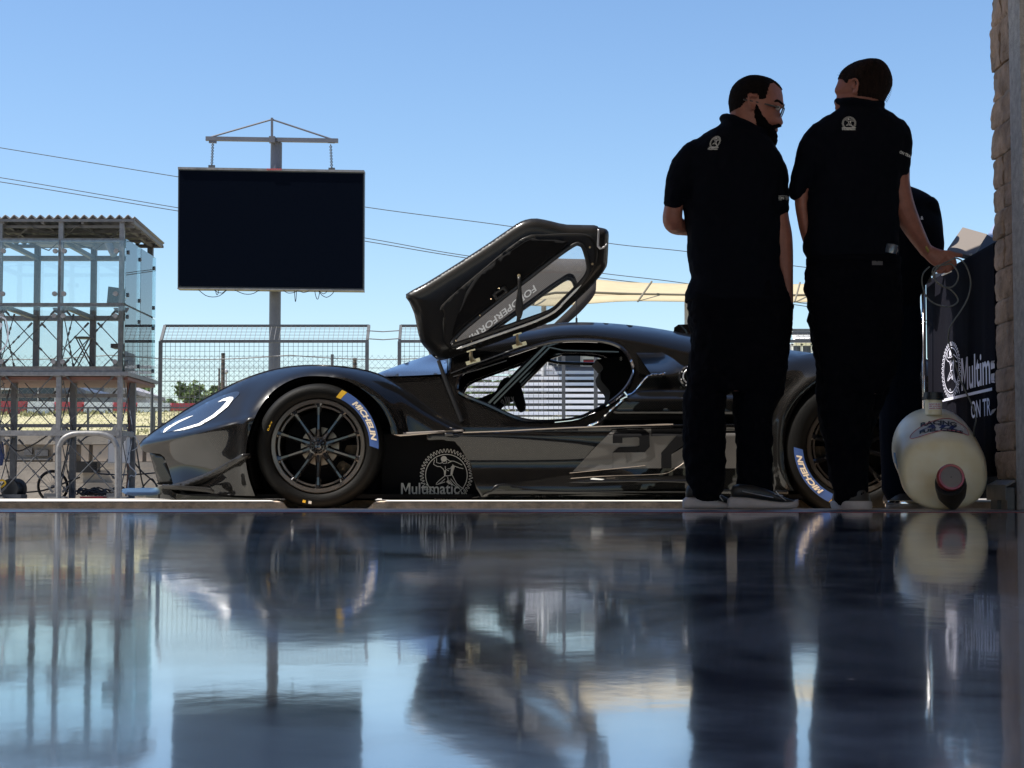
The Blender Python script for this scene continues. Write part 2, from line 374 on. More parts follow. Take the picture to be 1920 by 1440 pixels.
# ------------------------------------------------------------------ traced panels with real depth
def inside(poly, x, y):
    c = np.zeros(x.shape, bool); n = len(poly)
    for i in range(n):
        x1, y1 = poly[i]; x2, y2 = poly[i-1]
        m = ((y1 > y) != (y2 > y)) & (x < (x2-x1)*(y-y1)/((y2-y1) if y2 != y1 else 1e-9)+x1)
        c ^= m
    return c
def dist_poly(pl, x, y):
    d = np.full(x.shape, 1e9)
    for i in range(len(pl)-1):
        x1, y1 = pl[i]; x2, y2 = pl[i+1]; dx = x2-x1; dy = y2-y1
        t = np.clip(((x-x1)*dx+(y-y1)*dy)/(dx*dx+dy*dy+1e-9), 0, 1)
        d = np.minimum(d, np.hypot(x-x1-t*dx, y-y1-t*dy))
    return d
def dense(pl, step, closed=True):
    out = []; n = len(pl)
    for i in range(n if closed else n-1):
        a = pl[i]; b = pl[(i+1) % n]; k = max(1, int(hypot(b[0]-a[0], b[1]-a[1])/step))
        out += [(a[0]+(b[0]-a[0])*j/k, a[1]+(b[1]-a[1])*j/k) for j in range(k)]
    if not closed: out.append(pl[-1])
    return out
def smoothpl(pl, n=4, closed=False):
    # Catmull-Rom
    out = []; m = len(pl)
    for i in range(m if closed else m-1):
        g = (lambda k: pl[k % m]) if closed else (lambda k: pl[min(max(k, 0), m-1)])
        p0, p1, p2, p3 = g(i-1), g(i), g(i+1), g(i+2)
        for j in range(n):
            t = j/n
            out.append(tuple(.5*(2*p1[q]+(p2[q]-p0[q])*t+(2*p0[q]-5*p1[q]+4*p2[q]-p3[q])*t*t+(3*p1[q]-p0[q]-3*p2[q]+p3[q])*t**3) for q in range(len(p1))))
    if not closed: out.append(pl[-1])
    return out
def panel(outline, holes, df, step=7, ctr=None):
    """triangulated sheet; df(u,v)->depth (numpy). ctr: mirror plane depth for the other side"""
    loops = [dense(outline, step)]+[dense(h, step) for h in holes]
    vs = []; es = []
    for L in loops:
        o = len(vs); vs += L; es += [(o+i, o+(i+1) % len(L)) for i in range(len(L))]
    us = [p[0] for p in outline]; vv = [p[1] for p in outline]
    gx, gy = np.meshgrid(np.arange(min(us), max(us), step), np.arange(min(vv), max(vv), step*.87))
    gx = gx+(np.arange(gx.shape[0]) % 2)[:, None]*step/2
    gx = gx.ravel(); gy = gy.ravel(); k = inside(outline, gx, gy)
    for h in holes: k &= ~inside(h, gx, gy)
    for L in [outline]+holes: k &= dist_poly(list(L)+[L[0]], gx, gy) > step*.45
    vs = vs+list(zip(gx[k].tolist(), gy[k].tolist()))
    r = delaunay_2d_cdt([Vector(p) for p in vs], es, [], 0, 1e-4)
    pv = np.array([(p.x, p.y) for p in r[0]]); fs = [list(f) for f in r[2]]
    cx = np.array([pv[f, 0].mean() for f in fs]); cy = np.array([pv[f, 1].mean() for f in fs])
    k = inside(outline, cx, cy)
    for h in holes: k &= ~inside(h, cx, cy)
    fs = [f for f, q in zip(fs, k) if q]
    out = []
    for f in fs:
        a, b, c = pv[f[0]], pv[f[1]], pv[f[2]]
        ar = (b[0]-a[0])*-(c[1]-a[1])+(b[1]-a[1])*(c[0]-a[0])
        out.append(f if ar > 0 else f[::-1])
    d = df(pv[:, 0], pv[:, 1]); d = np.broadcast_to(d, (len(pv),))
    return [P(pv[i, 0], pv[i, 1], float(d[i])) for i in range(len(pv))], out
def add_panel(mb, pan, mirror=None, both=False):
    vs, fs = pan
    if both: mb.add(vs, fs); mb.both = True; mb.ctr = mirror; return
    if mirror is None: mb.add(vs, fs)
    if mirror is not None: mb.add([Vector((p.x, 2*mirror-p.y, p.z)) for p in vs], [f[::-1] for f in fs])
def ribbon(mb, pts, ctr, n=8, crown=0.0):
    rows = []
    for p in pts:
        q = Vector((p.x, 2*ctr-p.y, p.z))
        rows.append([p.lerp(q, k/n)+Vector((0, 0, crown*4*(k/n)*(1-k/n))) for k in range(n+1)])
    o = len(mb.v); 
    for r in rows: mb.v += r
    for i in range(len(rows)-1):
        for k in range(n): mb.f.append([o+i*(n+1)+k, o+(i+1)*(n+1)+k, o+(i+1)*(n+1)+k+1, o+i*(n+1)+k+1])
# ================================================================== SETTING
mb = MB(); mb.box(-7, 9, -2.5, 6.5, -.3, 0); struct('floor', mb, M['floor'])
mb = MB(); mb.box(-7, 9, 6.503, 6.53, -.3, .0015); struct('floor_edge_strip', mb, M['reddark'])
mb = MB(); mb.box(-7, 9, 6.533, 7.2, -.3, 0.001); struct('threshold', mb, mat("worn steel threshold", (.16,.16,.19), .35, metal=.5, noise_amt=.3, nscale=8, nstretch=(.3,3,1)))
mb = MB(); mb.box(-60, 60, -80, -2.52, -.3, -.01); struct('bounce_ground', mb, mat('warm bounce concrete', (.74,.66,.56), .9, noise_amt=.2))  # unseen ground added behind the open rear to bounce sunlight inside
mb = MB(); mb.box(-30, 30, 7.203, 7.75, -.3, 0); struct('walkway', mb, M['conc_edge'])
mb = MB(); mb.box(-30, 30, 7.753, 8.15, -.34, -.04); struct('gutter', mb, M['conc_edge'])
# slab the car stands on, with a recess under each wheel
def slab():
    mb = MB(); zt = .024; y0 = 8.153; y1 = 9.5
    fr = [(-30, zt), (-1.06, zt), (-1.02, -.02), (-.684, -.02), (-.637, zt), (1.31, zt), (1.35, -.06), (1.80, -.06), (1.85, zt), (30, zt)]
    bk = [(-30, zt), (-1.28, zt), (-1.24, -.02), (-.74, -.02), (-.69, zt), (1.33, zt), (1.38, -.06), (2.12, -.06), (2.17, zt), (30, zt)]
    n = len(fr)
    top = [(x, y0, z) for x, z in fr]+[(x, y1, z) for x, z in bk]+[(x, y0, -.34) for x, z in fr]
    fs = [[i, i+1, n+i+1, n+i] for i in range(n-1)]+[[2*n+i, 2*n+i+1, i+1, i] for i in range(n-1)]
    mb.add(top, fs)
    for i in ((1,2,3,4), (5,6,7,8)):
        b_ = [(bk[k][0], y1, bk[k][1]) for k in i]; mb.add(b_, [[0,1,2,3]])
    return mb
struct('kerb_slab', slab(), M['conc_edge'], fix=False)
mb = MB(); mb.add([(-90,9.5,.0235),(90,9.5,.0235),(90,36,-.125),(-90,36,-.125),(90,60,-.13),(-90,60,-.13)], [(0,1,2,3),(3,2,4,5)])
struct('pit_lane', mb, M['conc'], fix=False)
# sunlit slab top: the sun's brightness put into a paler concrete sheet, laid 4 mm above
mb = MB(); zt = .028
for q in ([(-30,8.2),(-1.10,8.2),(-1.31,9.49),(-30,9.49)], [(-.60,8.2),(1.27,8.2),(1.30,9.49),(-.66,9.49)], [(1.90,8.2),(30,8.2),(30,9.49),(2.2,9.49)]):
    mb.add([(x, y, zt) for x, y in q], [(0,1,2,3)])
struct('sunlit_slab_top', mb, mat("pale sunlit slab concrete", (.72,.69,.62), .8, noise_amt=.15, nscale=20), fix=False)
mb = MB(); mb.add([(-2500,60,-.6),(2500,60,-.6),(2500,3000,-.6),(-2500,3000,-.6)], [(0,1,2,3)]); struct('ground', mb, M['grass'], fix=False)
def bank():
    mb = MB(); rows = [(38.5, 0.2), (42, 1.0), (50, 1.75), (58, 2.4), (66, 2.95), (74, 3.25), (110, 3.6), (240, 4.2), (600, 4.6), (1500, 4.6)]
    xs = [-600,-200,-100]+list(range(-60, 61, 3))+[100,200,600]
    vs = []; 
    for y, z in rows:
        for x in xs: vs.append((x, y, z+(.22*noise.noise(Vector((x*.09, y*.06, 1)))+.05*noise.noise(Vector((x*.6, y*.5, 2)))) if y > 38.6 else z))
    n = len(xs); mb.add(vs, [[r*n+i, r*n+i+1, (r+1)*n+i+1, (r+1)*n+i] for r in range(len(rows)-1) for i in range(n-1)])
    return mb
struct('grass_bank', bank(), M['grass'], fix=False, smooth=True)
def tufts():
    mb = MB(); rnd = random.Random(3)
    for i in range(5000):
        y = 41+25*rnd.random()**.8; x = rnd.uniform(-.36, .12)*y
        z = np.interp(y, [42,50,58,66], [1.0,1.75,2.4,2.95])+.02
        for k in range(3):
            a = rnd.random()*6.28; h = rnd.uniform(.03, .1); s = .04
            mb.add([(x+s*cos(a), y+s*sin(a), z-.1), (x-s*cos(a), y-s*sin(a), z-.1), (x+rnd.uniform(-.08,.08), y, z+h)], [(0,1,2)])
    return mb
tag(tufts().build('grass', mat("grass tufts", (.33,.32,.15), .95, noise_amt=.4, nscale=.8), fix=False), 'dry yellow green grass on the bank beyond the pit wall', 'grass', kind='stuff')

# garage around the camera and the facade
mb = MB(); mb.box(-7.3, 9.3, -2.8, 6.9, 3.5, 3.7); struct('garage_ceiling', mb, M['ceil'])
mb = MB(); mb.box(-7.2, -7.0, -2.5, 6.9, -.3, 3.5); mb.box(9.0, 9.2, -2.5, 6.9, -.3, 3.5); mb.box(-7.2, -6.4, -2.8, -2.5, -.3, 3.5); mb.box(8.2, 9.2, -2.8, -2.5, -.3, 3.5); struct('garage_walls', mb, M['gwall'])  # rear left open and garage kept short to let in fill light
mb = MB(); mb.box(-30, 30, 6.9, 7.4, 3.3, 6.0); mb.box(-30, 30, 7.4, 7.9, 3.9, 4.1)  # canopy slab added out of view to shade the people and the table
tag(mb.build('facade', M['stone']), 'stone clad upper facade of the garage building, with an added unseen shading canopy', 'building')
mb = MB(); mb.box(-30, -4.3, 6.95, 7.35, 0.003, 3.29); tag(mb.build('stone_wall', M['stone']), 'tan stone garage wall to the left of the open door', 'wall')
mb = MB(); mb.box(2.85, 30, 6.95, 7.35, 0.003, 3.29); tag(mb.build('stone_wall', M['stone']), 'tan stone garage wall to the right of the concrete column', 'wall')

# stone pier + concrete column on the right
def stoneblock(x0, x1, y0, y1, z0, z1, seed):
    bm = bmesh.new(); bmesh.ops.create_cube(bm, size=1)
    bmesh.ops.subdivide_edges(bm, edges=bm.edges[:], cuts=9, use_grid_fill=True)
    out = []
    for p in bm.verts:
        c = p.co; q = Vector((x0+(c.x+.5)*(x1-x0), y0+(c.y+.5)*(y1-y0), z0+(c.z+.5)*(z1-z0)))
        e = max(0, (abs(c.z)-.40)/.1); s = Vector((seed*3.7, 0, 0))
        nz = noise.noise(q*9+s)*.013+noise.noise(q*26+s)*.010+noise.noise(q*60+s)*.004
        q.x += (nz*.8-.005*e*e+noise.noise(Vector((q.y*70, seed, q.z*9)))*.004) * (-1 if c.x < 0 else .3)
        q.y += (noise.noise(q*14+s)*.02+noise.noise(q*40+s)*.008+.012*e*e)*(1 if c.y < 0 else 0)
        out.append(q)
    fs = [[v.index for v in f.verts] for f in bm.faces]; bm.free()
    return out, fs
pier = thing('stone_pier', 'rough tan stone pier beside the grey concrete column at the right edge', 'pier', (2.04, 7.3, 0))
z = .125; i = 0; rnd = random.Random(5)
mb = MB()
while z < 3.28:
    h = rnd.choice([.10,.13,.17,.19,.12]); x0 = 2.066+rnd.uniform(-.005,.005)
    if rnd.random() < .4: mb.add(*stoneblock(x0, x0+.10, 7.21, 7.34, z+.003, z+h-.003, i)); mb.add(*stoneblock(x0, x0+.10, 7.35, 7.5, z+.003, z+h-.003, i+50))
    else: mb.add(*stoneblock(x0, x0+.10, 7.21, 7.5, z+.003, z+h-.003, i))
    z += h; i += 1
autosmooth(mb.build('stone_blocks', M['stone'], pier), 40)
mb = MB(); mb.box(2.078, 2.16, 7.212, 7.49, 0, 3.29); mb.build('mortar', mat("mortar", (.30,.25,.21), .95, bump=.5), pier)
mb = MB(); x0 = 2.03
mb.prism([(x0-.01,7.21,.095),(x0+.03,7.21,.115),(x0+.03,7.5,.115),(x0-.01,7.5,.095)], (0,0,.008)); mb.box(x0-.012, x0-.006, 7.21, 7.5, .04, .10)
mb.box(x0+.0, x0+.03, 7.23, 7.32, .001, .092); mb.box(x0+.0, x0+.03, 7.38, 7.48, .001, .092)
mb.build('base_bracket', M['galv'], pier)
mb = MB(); xx = 2.058
mb.add([(xx,7.03,0.003),(2.84,7.03,0.003),(2.84,7.19,0.003),(xx,7.19,0.003),(xx-.002,7.03,3.29),(2.84,7.03,3.29),(2.84,7.19,3.29),(xx-.002,7.19,3.29)], [(0,3,2,1),(4,5,6,7),(0,1,5,4),(1,2,6,5),(2,3,7,6),(3,0,4,7)])
tag(mb.build('concrete_column', M['conc_grey']), 'smooth grey concrete column along the right edge of the picture', 'column')

# ------------------------------------------------------------------ pit wall
def pitwall():
    r = thing('pit_wall', 'cream and grey concrete pit wall behind the glass tower', 'wall', (0, 37.3, -.13))
    Y = 37.0; z = lambda v: ZV(v, Y)
    mb = MB(); mb.box(-60, 60, Y+.25, Y+.7, -.13, z(815)); mb.box(-60, 60, Y+.1, Y+.24, z(833), z(815)-.01); mb.build('wall_core', M['conc_dark'], r)
    mb = MB(); mb.box(-60, 60, Y+.0, Y+.24, z(880), z(866)); mb.box(-60, 60, Y-.18, Y+.24, -.13, z(905)); mb.box(-60, 60, Y-.08, Y+.24, z(905)+.003, z(880)-.003); mb.build('wall_ledge', M['conc_dark'], r)
    mb = MB(); x = XU(-300, Y)
    holes = [(XU(5, Y), XU(95, Y)), (XU(137, Y), XU(148, Y)), (XU(162, Y), XU(170, Y)), (XU(263, Y), XU(271, Y)), (XU(330,Y), XU(338,Y))]  # wide slot first; narrow gaps put the posts' cast shadows into the wall
    for a, b_ in holes:
        mb.box(x, a, Y+.15, Y+.247, z(865), z(834)); x = b_
    mb.box(x, 40, Y+.15, Y+.247, z(865), z(834))
    mb.build('cream_panel', M['conc_cream'], r)
    mb = MB(); mb.box(XU(8,Y), XU(92,Y), Y+.12, Y+.246, z(860)-.03, z(860)); mb.box(XU(40,Y), XU(55,Y), Y+.16, Y+.24, z(853), z(840)); mb.box(XU(60,Y), XU(85,Y), Y+.16, Y+.24, z(855), z(843)); mb.build('slot_box', M['galv'], r)
pitwall()

# ------------------------------------------------------------------ catch fence panels
def catch_panel(u0, u1, Y, label, bent=True, vt=611, vb=817, first=None):
    X0, X1 = XU(u0, Y), XU(u1, Y); zb, zt = ZV(vb, Y), ZV(640, Y); zt2 = ZV(vt, Y+.45)
    r = thing('catch_fence_panel', label, 'fence', ((X0+X1)/2, Y, zb), 'wire mesh catch fence panels on the pit wall')
    mb = MB()
    top = lambda x: [(x, Y, zb), (x, Y, zt), (x, Y+.45, zt2)]
    for x in (X0, X1):
        t = top(x); mb.bar(t[0], t[1], .075); mb.bar((x,Y,zt-.02), t[2], .06)
    mb.build('post', M['steel_dark'], r, sep=True)
    mb = MB(); mb.bar((X0,Y,zt),(X1,Y,zt),.06); mb.bar((X0,Y+.45,zt2),(X1,Y+.45,zt2),.055); mb.bar((X0,Y,ZV(795,Y)),(X1,Y,ZV(795,Y)),.05)
    mb.build('rail', M['steel_dark'], r, sep=True)
    mb = MB(); n = int(round((X1-X0)/.105)); wd = .0075
    for i in range(1, n):
        x = X0+(X1-X0)*i/n; mb.bar((x,Y,zb),(x,Y,zt),wd); mb.bar((x,Y,zt),(x,Y+.45,zt2),wd)
    m = int((zt-zb)/.105)
    for i in range(1, m): zz = zb+(zt-zb)*i/m; mb.bar((X0,Y+.01,zz),(X1,Y+.01,zz),wd)
    for i in range(1, 5): mb.bar((X0,Y+.45*i/5,zt+(zt2-zt)*i/5),(X1,Y+.45*i/5,zt+(zt2-zt)*i/5),wd)
    mb.build('wire_mesh', M['wire'], r)
catch_panel(298, 687, 37.4, 'wire catch fence panel behind the front fender, in front of the screen pole')
catch_panel(748, 1057, 37.4, 'wire catch fence panel behind the open door hinge, in front of the bench stand')
mb = MB(); mb.bar(P(1117,817,37.4), P(1117,620,37.4), .08); tag(mb.build('fence_post', M['steel_dark']), 'single steel fence post right of the meshed panel, seen through the car door opening', 'post')
catch_panel(1200, 1560, 37.4, 'wire catch fence panel behind the two men', vt=625)
# wires bridging the gap
mb = MB(); Y = 37.4
for v in (620, 635): mb.tube([P(687,v,Y), P(718,v+2,Y), P(748,v,Y)], .012, 5)
tag(mb.build('tension_wire', M['wire']), 'two thin wires bridging the gap between the catch fence panels', 'wire')

# chain link fence behind the bank
def chainlink(Y=41.0, v0=672, x0=-22, x1=-1.4):
    r = thing('chain_link_fence', 'diamond mesh fence with a sagging top wire along the grass bank', 'fence', (0, Y, .9))
    zb = .9; zt0 = ZV(674, Y); top = lambda x: zt0-.10*abs(sin((x+1.0)*pi/4.2))*.8+.05
    mb = MB(); sp = .15; h = zt0+.1-zb; L = []
    n = int((x1-x0+h)/sp)
    for s_ in (1, -1):
        for i in range(n):
            xs = x0+i*sp if s_ < 0 else x0-h+i*sp
            a = Vector((xs if s_ > 0 else xs+0, Y, zb)); b_ = Vector((xs+s_*h, Y, zb+h))
            mb.bar(a, b_, .0045)
    mb.build('diamond_mesh', M['wire'], r)
    mb = MB(); mb.tube([(x, Y, zt0-.10*abs(sin((x+1.0)*pi/4.2))+.1) for x in np.arange(x0, x1, .3)], .012, 4)
    for v in (690, 715, 745): mb.bar((x0,Y,ZV(v,Y)),(x1,Y,ZV(v,Y)),.012)
    mb.build('line_wire', M['wire'], r)
    mb = MB()
    for x in np.arange(x0+1, x1, 4.2): mb.tube([(x,Y,.3),(x,Y,zt0+.12)], .035, 8)
    mb.build('post', M['steel_dark'], r, sep=True)
chainlink()
# low gate / barrier fence on the bank
mb = MB(); Y = 44
for u in (165, 289, 355, 480): mb.bar(P(u,830,Y),P(u,765,Y),.05)
mb.bar(P(-40,765,Y),P(700,764,Y),.04); mb.bar(P(-40,800,Y),P(700,800,Y),.04)
lf = thing('low_fence', 'low dark rail fence at the foot of the grass bank', 'fence', P(300,830,44)); mb.build('rail', M['steel_dark'], lf, sep=True)

# ------------------------------------------------------------------ red and white barrier blocks
def barrier():
    spec = [(-60,-8,'w'),(-8,50,'r'),(50,102,'w'),(102,156,'r'),(156,212,'w'),(212,256,'r'),(256,320,'w'),(320,372,'r'),(372,470,'w')]
    for i, (a, b_, c) in enumerate(spec):
        Ya = 64+max(0,a)*.045; Yb = 64+max(0,b_)*.045; r = None
        vt = lambda u: 751+(u+60)*.011; vb = lambda u: 772-(u+60)*.014
        mb = MB(); 
        A = P(a+1, vb(a), Ya); B = P(b_-1, vb(b_), Yb); At = P(a+1, vt(a), Ya); Bt = P(b_-1, vt(b_), Yb)
        D = Vector((0,.5,0)); A.z -= .15; B.z -= .15
        mid = .45; Am = A.lerp(At, mid); Bm = B.lerp(Bt, mid)
        mb.add([A, B, Bm, Am, At+Vector((0,.12,0)), Bt+Vector((0,.12,0)), At+Vector((0,.38,0)), Bt+Vector((0,.38,0)), A+D, B+D],
               [(0,1,2,3),(3,2,5,4),(4,5,7,6),(6,7,9,8),(0,3,4,6,8),(1,9,7,5,2)])
        nm = {'r':'red','w':'white'}[c]
        lb = ['white barrier block at the far left edge','red barrier block leftmost behind the tower posts','white barrier block between the two left red blocks','red barrier block below the dark building','white barrier block below the grey gabled house','red barrier block beside the tower cables','white barrier block just left of the catch fence post','red barrier block behind the left end of the catch fence','white barrier block farthest right, above the headlight'][i]
        tag(mb.build('barrier_block', M['red'] if c == 'r' else M['white']), lb, 'barrier', 'red and white track barrier blocks')
barrier()

# ------------------------------------------------------------------ far buildings
def gable_house():
    Y = 120; r = thing('gabled_house', 'pale grey gabled house beyond the barrier left of the trees', 'house', (XU(215,Y), Y, 4))
    x0, x1, xm = XU(168,Y), XU(236,Y), XU(206,Y); zt = ZV(733,Y); zp = ZV(722,Y)
    mb = MB(); mb.prism([(x0,Y,2),(x1,Y,2),(x1,Y,zt),(xm,Y,zp),(x0,Y,zt)], (0,9,0)); mb.box(x1+.01, XU(266,Y), Y+1, Y+7, 2, ZV(741,Y)); mb.build('wall', mat("grey siding", (.42,.42,.48), .8), r)
    mb = MB(); e = .5
    for a, b_ in ((x0-e, xm), (x1+e, xm)):
        za = zt-.25; mb.prism([(a,Y-.6,za+.06),(b_,Y-.6,zp+.06),(b_,Y-.6,zp+.32),(a,Y-.6,za+.32)], (0,10.2,0))
    mb.prism([(XU(236,Y)+.02,Y+.5,ZV(738,Y)),(XU(268,Y),Y+.5,ZV(743,Y)),(XU(268,Y),Y+.5,ZV(743,Y)+.25),(XU(236,Y)+.02,Y+.5,ZV(738,Y)+.25)], (0,7,0))
    mb.build('roof', mat("grey roof", (.30,.29,.31), .8), r)
gable_house()
def dark_building():
    Y = 105; r = thing('dark_building', 'low dark clad building with pale mullions behind the tower', 'building', (XU(60,Y), Y, 4))
    mb = MB(); mb.box(XU(-200,Y), XU(105,Y), Y, Y+12, 2, ZV(706,Y)); mb.prism([(XU(105,Y)+.02,Y,2),(XU(158,Y),Y,2),(XU(158,Y),Y,ZV(732,Y)),(XU(140,Y),Y,ZV(724,Y)),(XU(105,Y)+.02,Y,ZV(714,Y))], (0,11,0)); mb.build('wall', M['claddark'], r)
    for a, b_ in ((-30,-2),(2,30),(34,67),(73,99),(118,127),(129,139),(141,152)):
        mb = MB(); mb.box(XU(a,Y), XU(b_,Y), Y-.08, Y-.02, ZV(751,Y), ZV(712 if b_ < 110 else 736,Y)); mb.build('window', M['winfar'], r)
    mb = MB()
    for u in (0, 32, 70, 102, 128, 140): mb.box(XU(u-1,Y), XU(u+1,Y), Y-.2, Y-.09, ZV(754,Y), ZV(708 if u < 110 else 733,Y))
    mb.box(XU(-120,Y), XU(30,Y), Y-.6, Y-.22, ZV(732,Y), ZV(729,Y)); mb.box(XU(-120,Y), XU(105,Y), Y-.3, Y-.1, ZV(706,Y), ZV(703,Y)); mb.build('mullion', M['greyp'], r, sep=True)
dark_building()
mb = MB(); Y = 130; mb.box(XU(394,Y), XU(438,Y), Y, Y+5, 2, ZV(742,Y)); mb.box(XU(398,Y), XU(415,Y), Y-.05, Y-.01, ZV(750,Y), ZV(745,Y)); tag(mb.build('shed', mat("tan shed wall", (.40,.32,.28), .9)), 'small tan flat roofed shed between the trees above the headlight', 'shed')

# ------------------------------------------------------------------ trees
def tree(name, u, v0, vt, Y, wpx, label, seed, n=700, z0=3.2):
    rnd = random.Random(seed); base = Vector((XU(u, Y), Y, z0)); top = ZV(vt, Y); H = top-z0; R = wpx/2*Y/F*1.45
    r = thing(name, label, 'tree', base, 'trees beyond the track')
    mb = MB(); mb.tube([base, base+Vector((.1,0,H*.3)), base+Vector((-.05,.1,H*.6)), base+Vector((0,0,H*.85))], [H*.035,H*.028,H*.018,H*.006], 7)
    cl = []
    for i in range(26):
        a = rnd.random()*6.28; t = rnd.random()**.6; rr = R*(.25+.65*rnd.random())*(1-.45*abs(t-.35))
        c = base+Vector((cos(a)*rr, sin(a)*rr*.9, H*(.22+.68*t))); cl.append((c, rnd.uniform(.14,.30)*min(R,H*.6)))
        s = base+Vector((0,0,H*(.15+.4*t))); mb.tube([s, s.lerp(c,.5)+Vector((0,0,H*.03)), c], [H*.012,H*.008,H*.003], 4)
    mb.build('trunk', M['bark'], r)
    mb = MB(); sz = max(.10, .035*H)
    for i in range(n):
        c, rad = cl[rnd.randrange(len(cl))]
        d = Vector((rnd.gauss(0,1), rnd.gauss(0,1), rnd.gauss(0,.8))).normalized()*rad*(rnd.random()**.4)*1.15
        p = c+d; a = Vector((rnd.gauss(0,1), rnd.gauss(0,1), rnd.gauss(0,1))).normalized(); b_ = a.cross(Vector((rnd.gauss(0,1),rnd.gauss(0,1),1))).normalized()
        s = sz*rnd.uniform(.6,1.3); mb.add([p-a*s, p-b_*s*.6, p+a*s, p+b_*s*.6], [(0,1,2,3)])
    mb.build('crown', M['leaf'], r)
tree('tree', 176, 0, 703, 150, 76, 'broad green tree behind the gabled house roof', 1, 2600)
tree('tree', 205, 0, 696, 165, 70, 'taller green tree showing above the gabled house', 11, 2200)
tree('tree', 262, 0, 708, 140, 44, 'green tree right of the gabled house', 2, 1600)
tree('tree', 312, 0, 740, 150, 26, 'small low bush tree right of the fence post', 3, 500)
tree('tree', 350, 0, 712, 135, 62, 'rounded bushy tree left of the twin utility poles', 4, 2400)
tree('tree', 404, 0, 716, 140, 52, 'loose tree at the foot of the twin utility poles', 5, 1500)
tree('tree', 446, 0, 712, 150, 48, 'loose tree right of the twin utility poles', 6, 1500)
tree('tree', 905, 0, 690, 110, 60, 'bright green tree glimpsed through the corner of the windscreen', 7, 2400)
tree('tree', 960, 0, 695, 118, 60, 'green tree beside the benches seen through the car', 8, 1800)
tree('tree', 735, 0, 700, 150, 50, 'low green tree hidden mostly behind the car bonnet', 9, 1000)
def upole(u, vt, Y, label, w=.2):
    r = thing('utility_pole', label, 'pole', (XU(u,Y), Y, 3.2), 'utility poles beyond the track')
    mb = MB(); mb.tube([(XU(u,Y),Y,3.0),(XU(u,Y),Y,ZV(vt,Y))], [w,w*.8], 8); mb.build('pole_shaft', M['bark'], r)
    mb = MB(); 
    for k in range(5): mb.lathe([(w*.9,0),(w*.9,.12)], (XU(u,Y),Y,ZV(vt+4+k*9,Y)), (0,0,1), 8, cap=True)
    mb.build('insulator', M['black'], r, sep=True)
upole(416, 662, 120, 'tall dark utility pole with ringed insulators above the tan shed', .16)
upole(409, 691, 122, 'shorter thin utility pole left of the tall one', .08)
upole(664, 671, 120, 'dark utility pole top just above the front fender', .16)
mb = MB(); Y=125; mb.tube([P(424,745,Y),P(424,700,Y)], .05, 6); mb.lathe([(.05,0),(.16,.15),(.12,.3),(.03,.4)], P(424,702,Y), (0,0,1), 10); tag(mb.build('track_lamp', M['greyp']), 'thin lamp post with a round head right of the utility poles', 'lamp post')

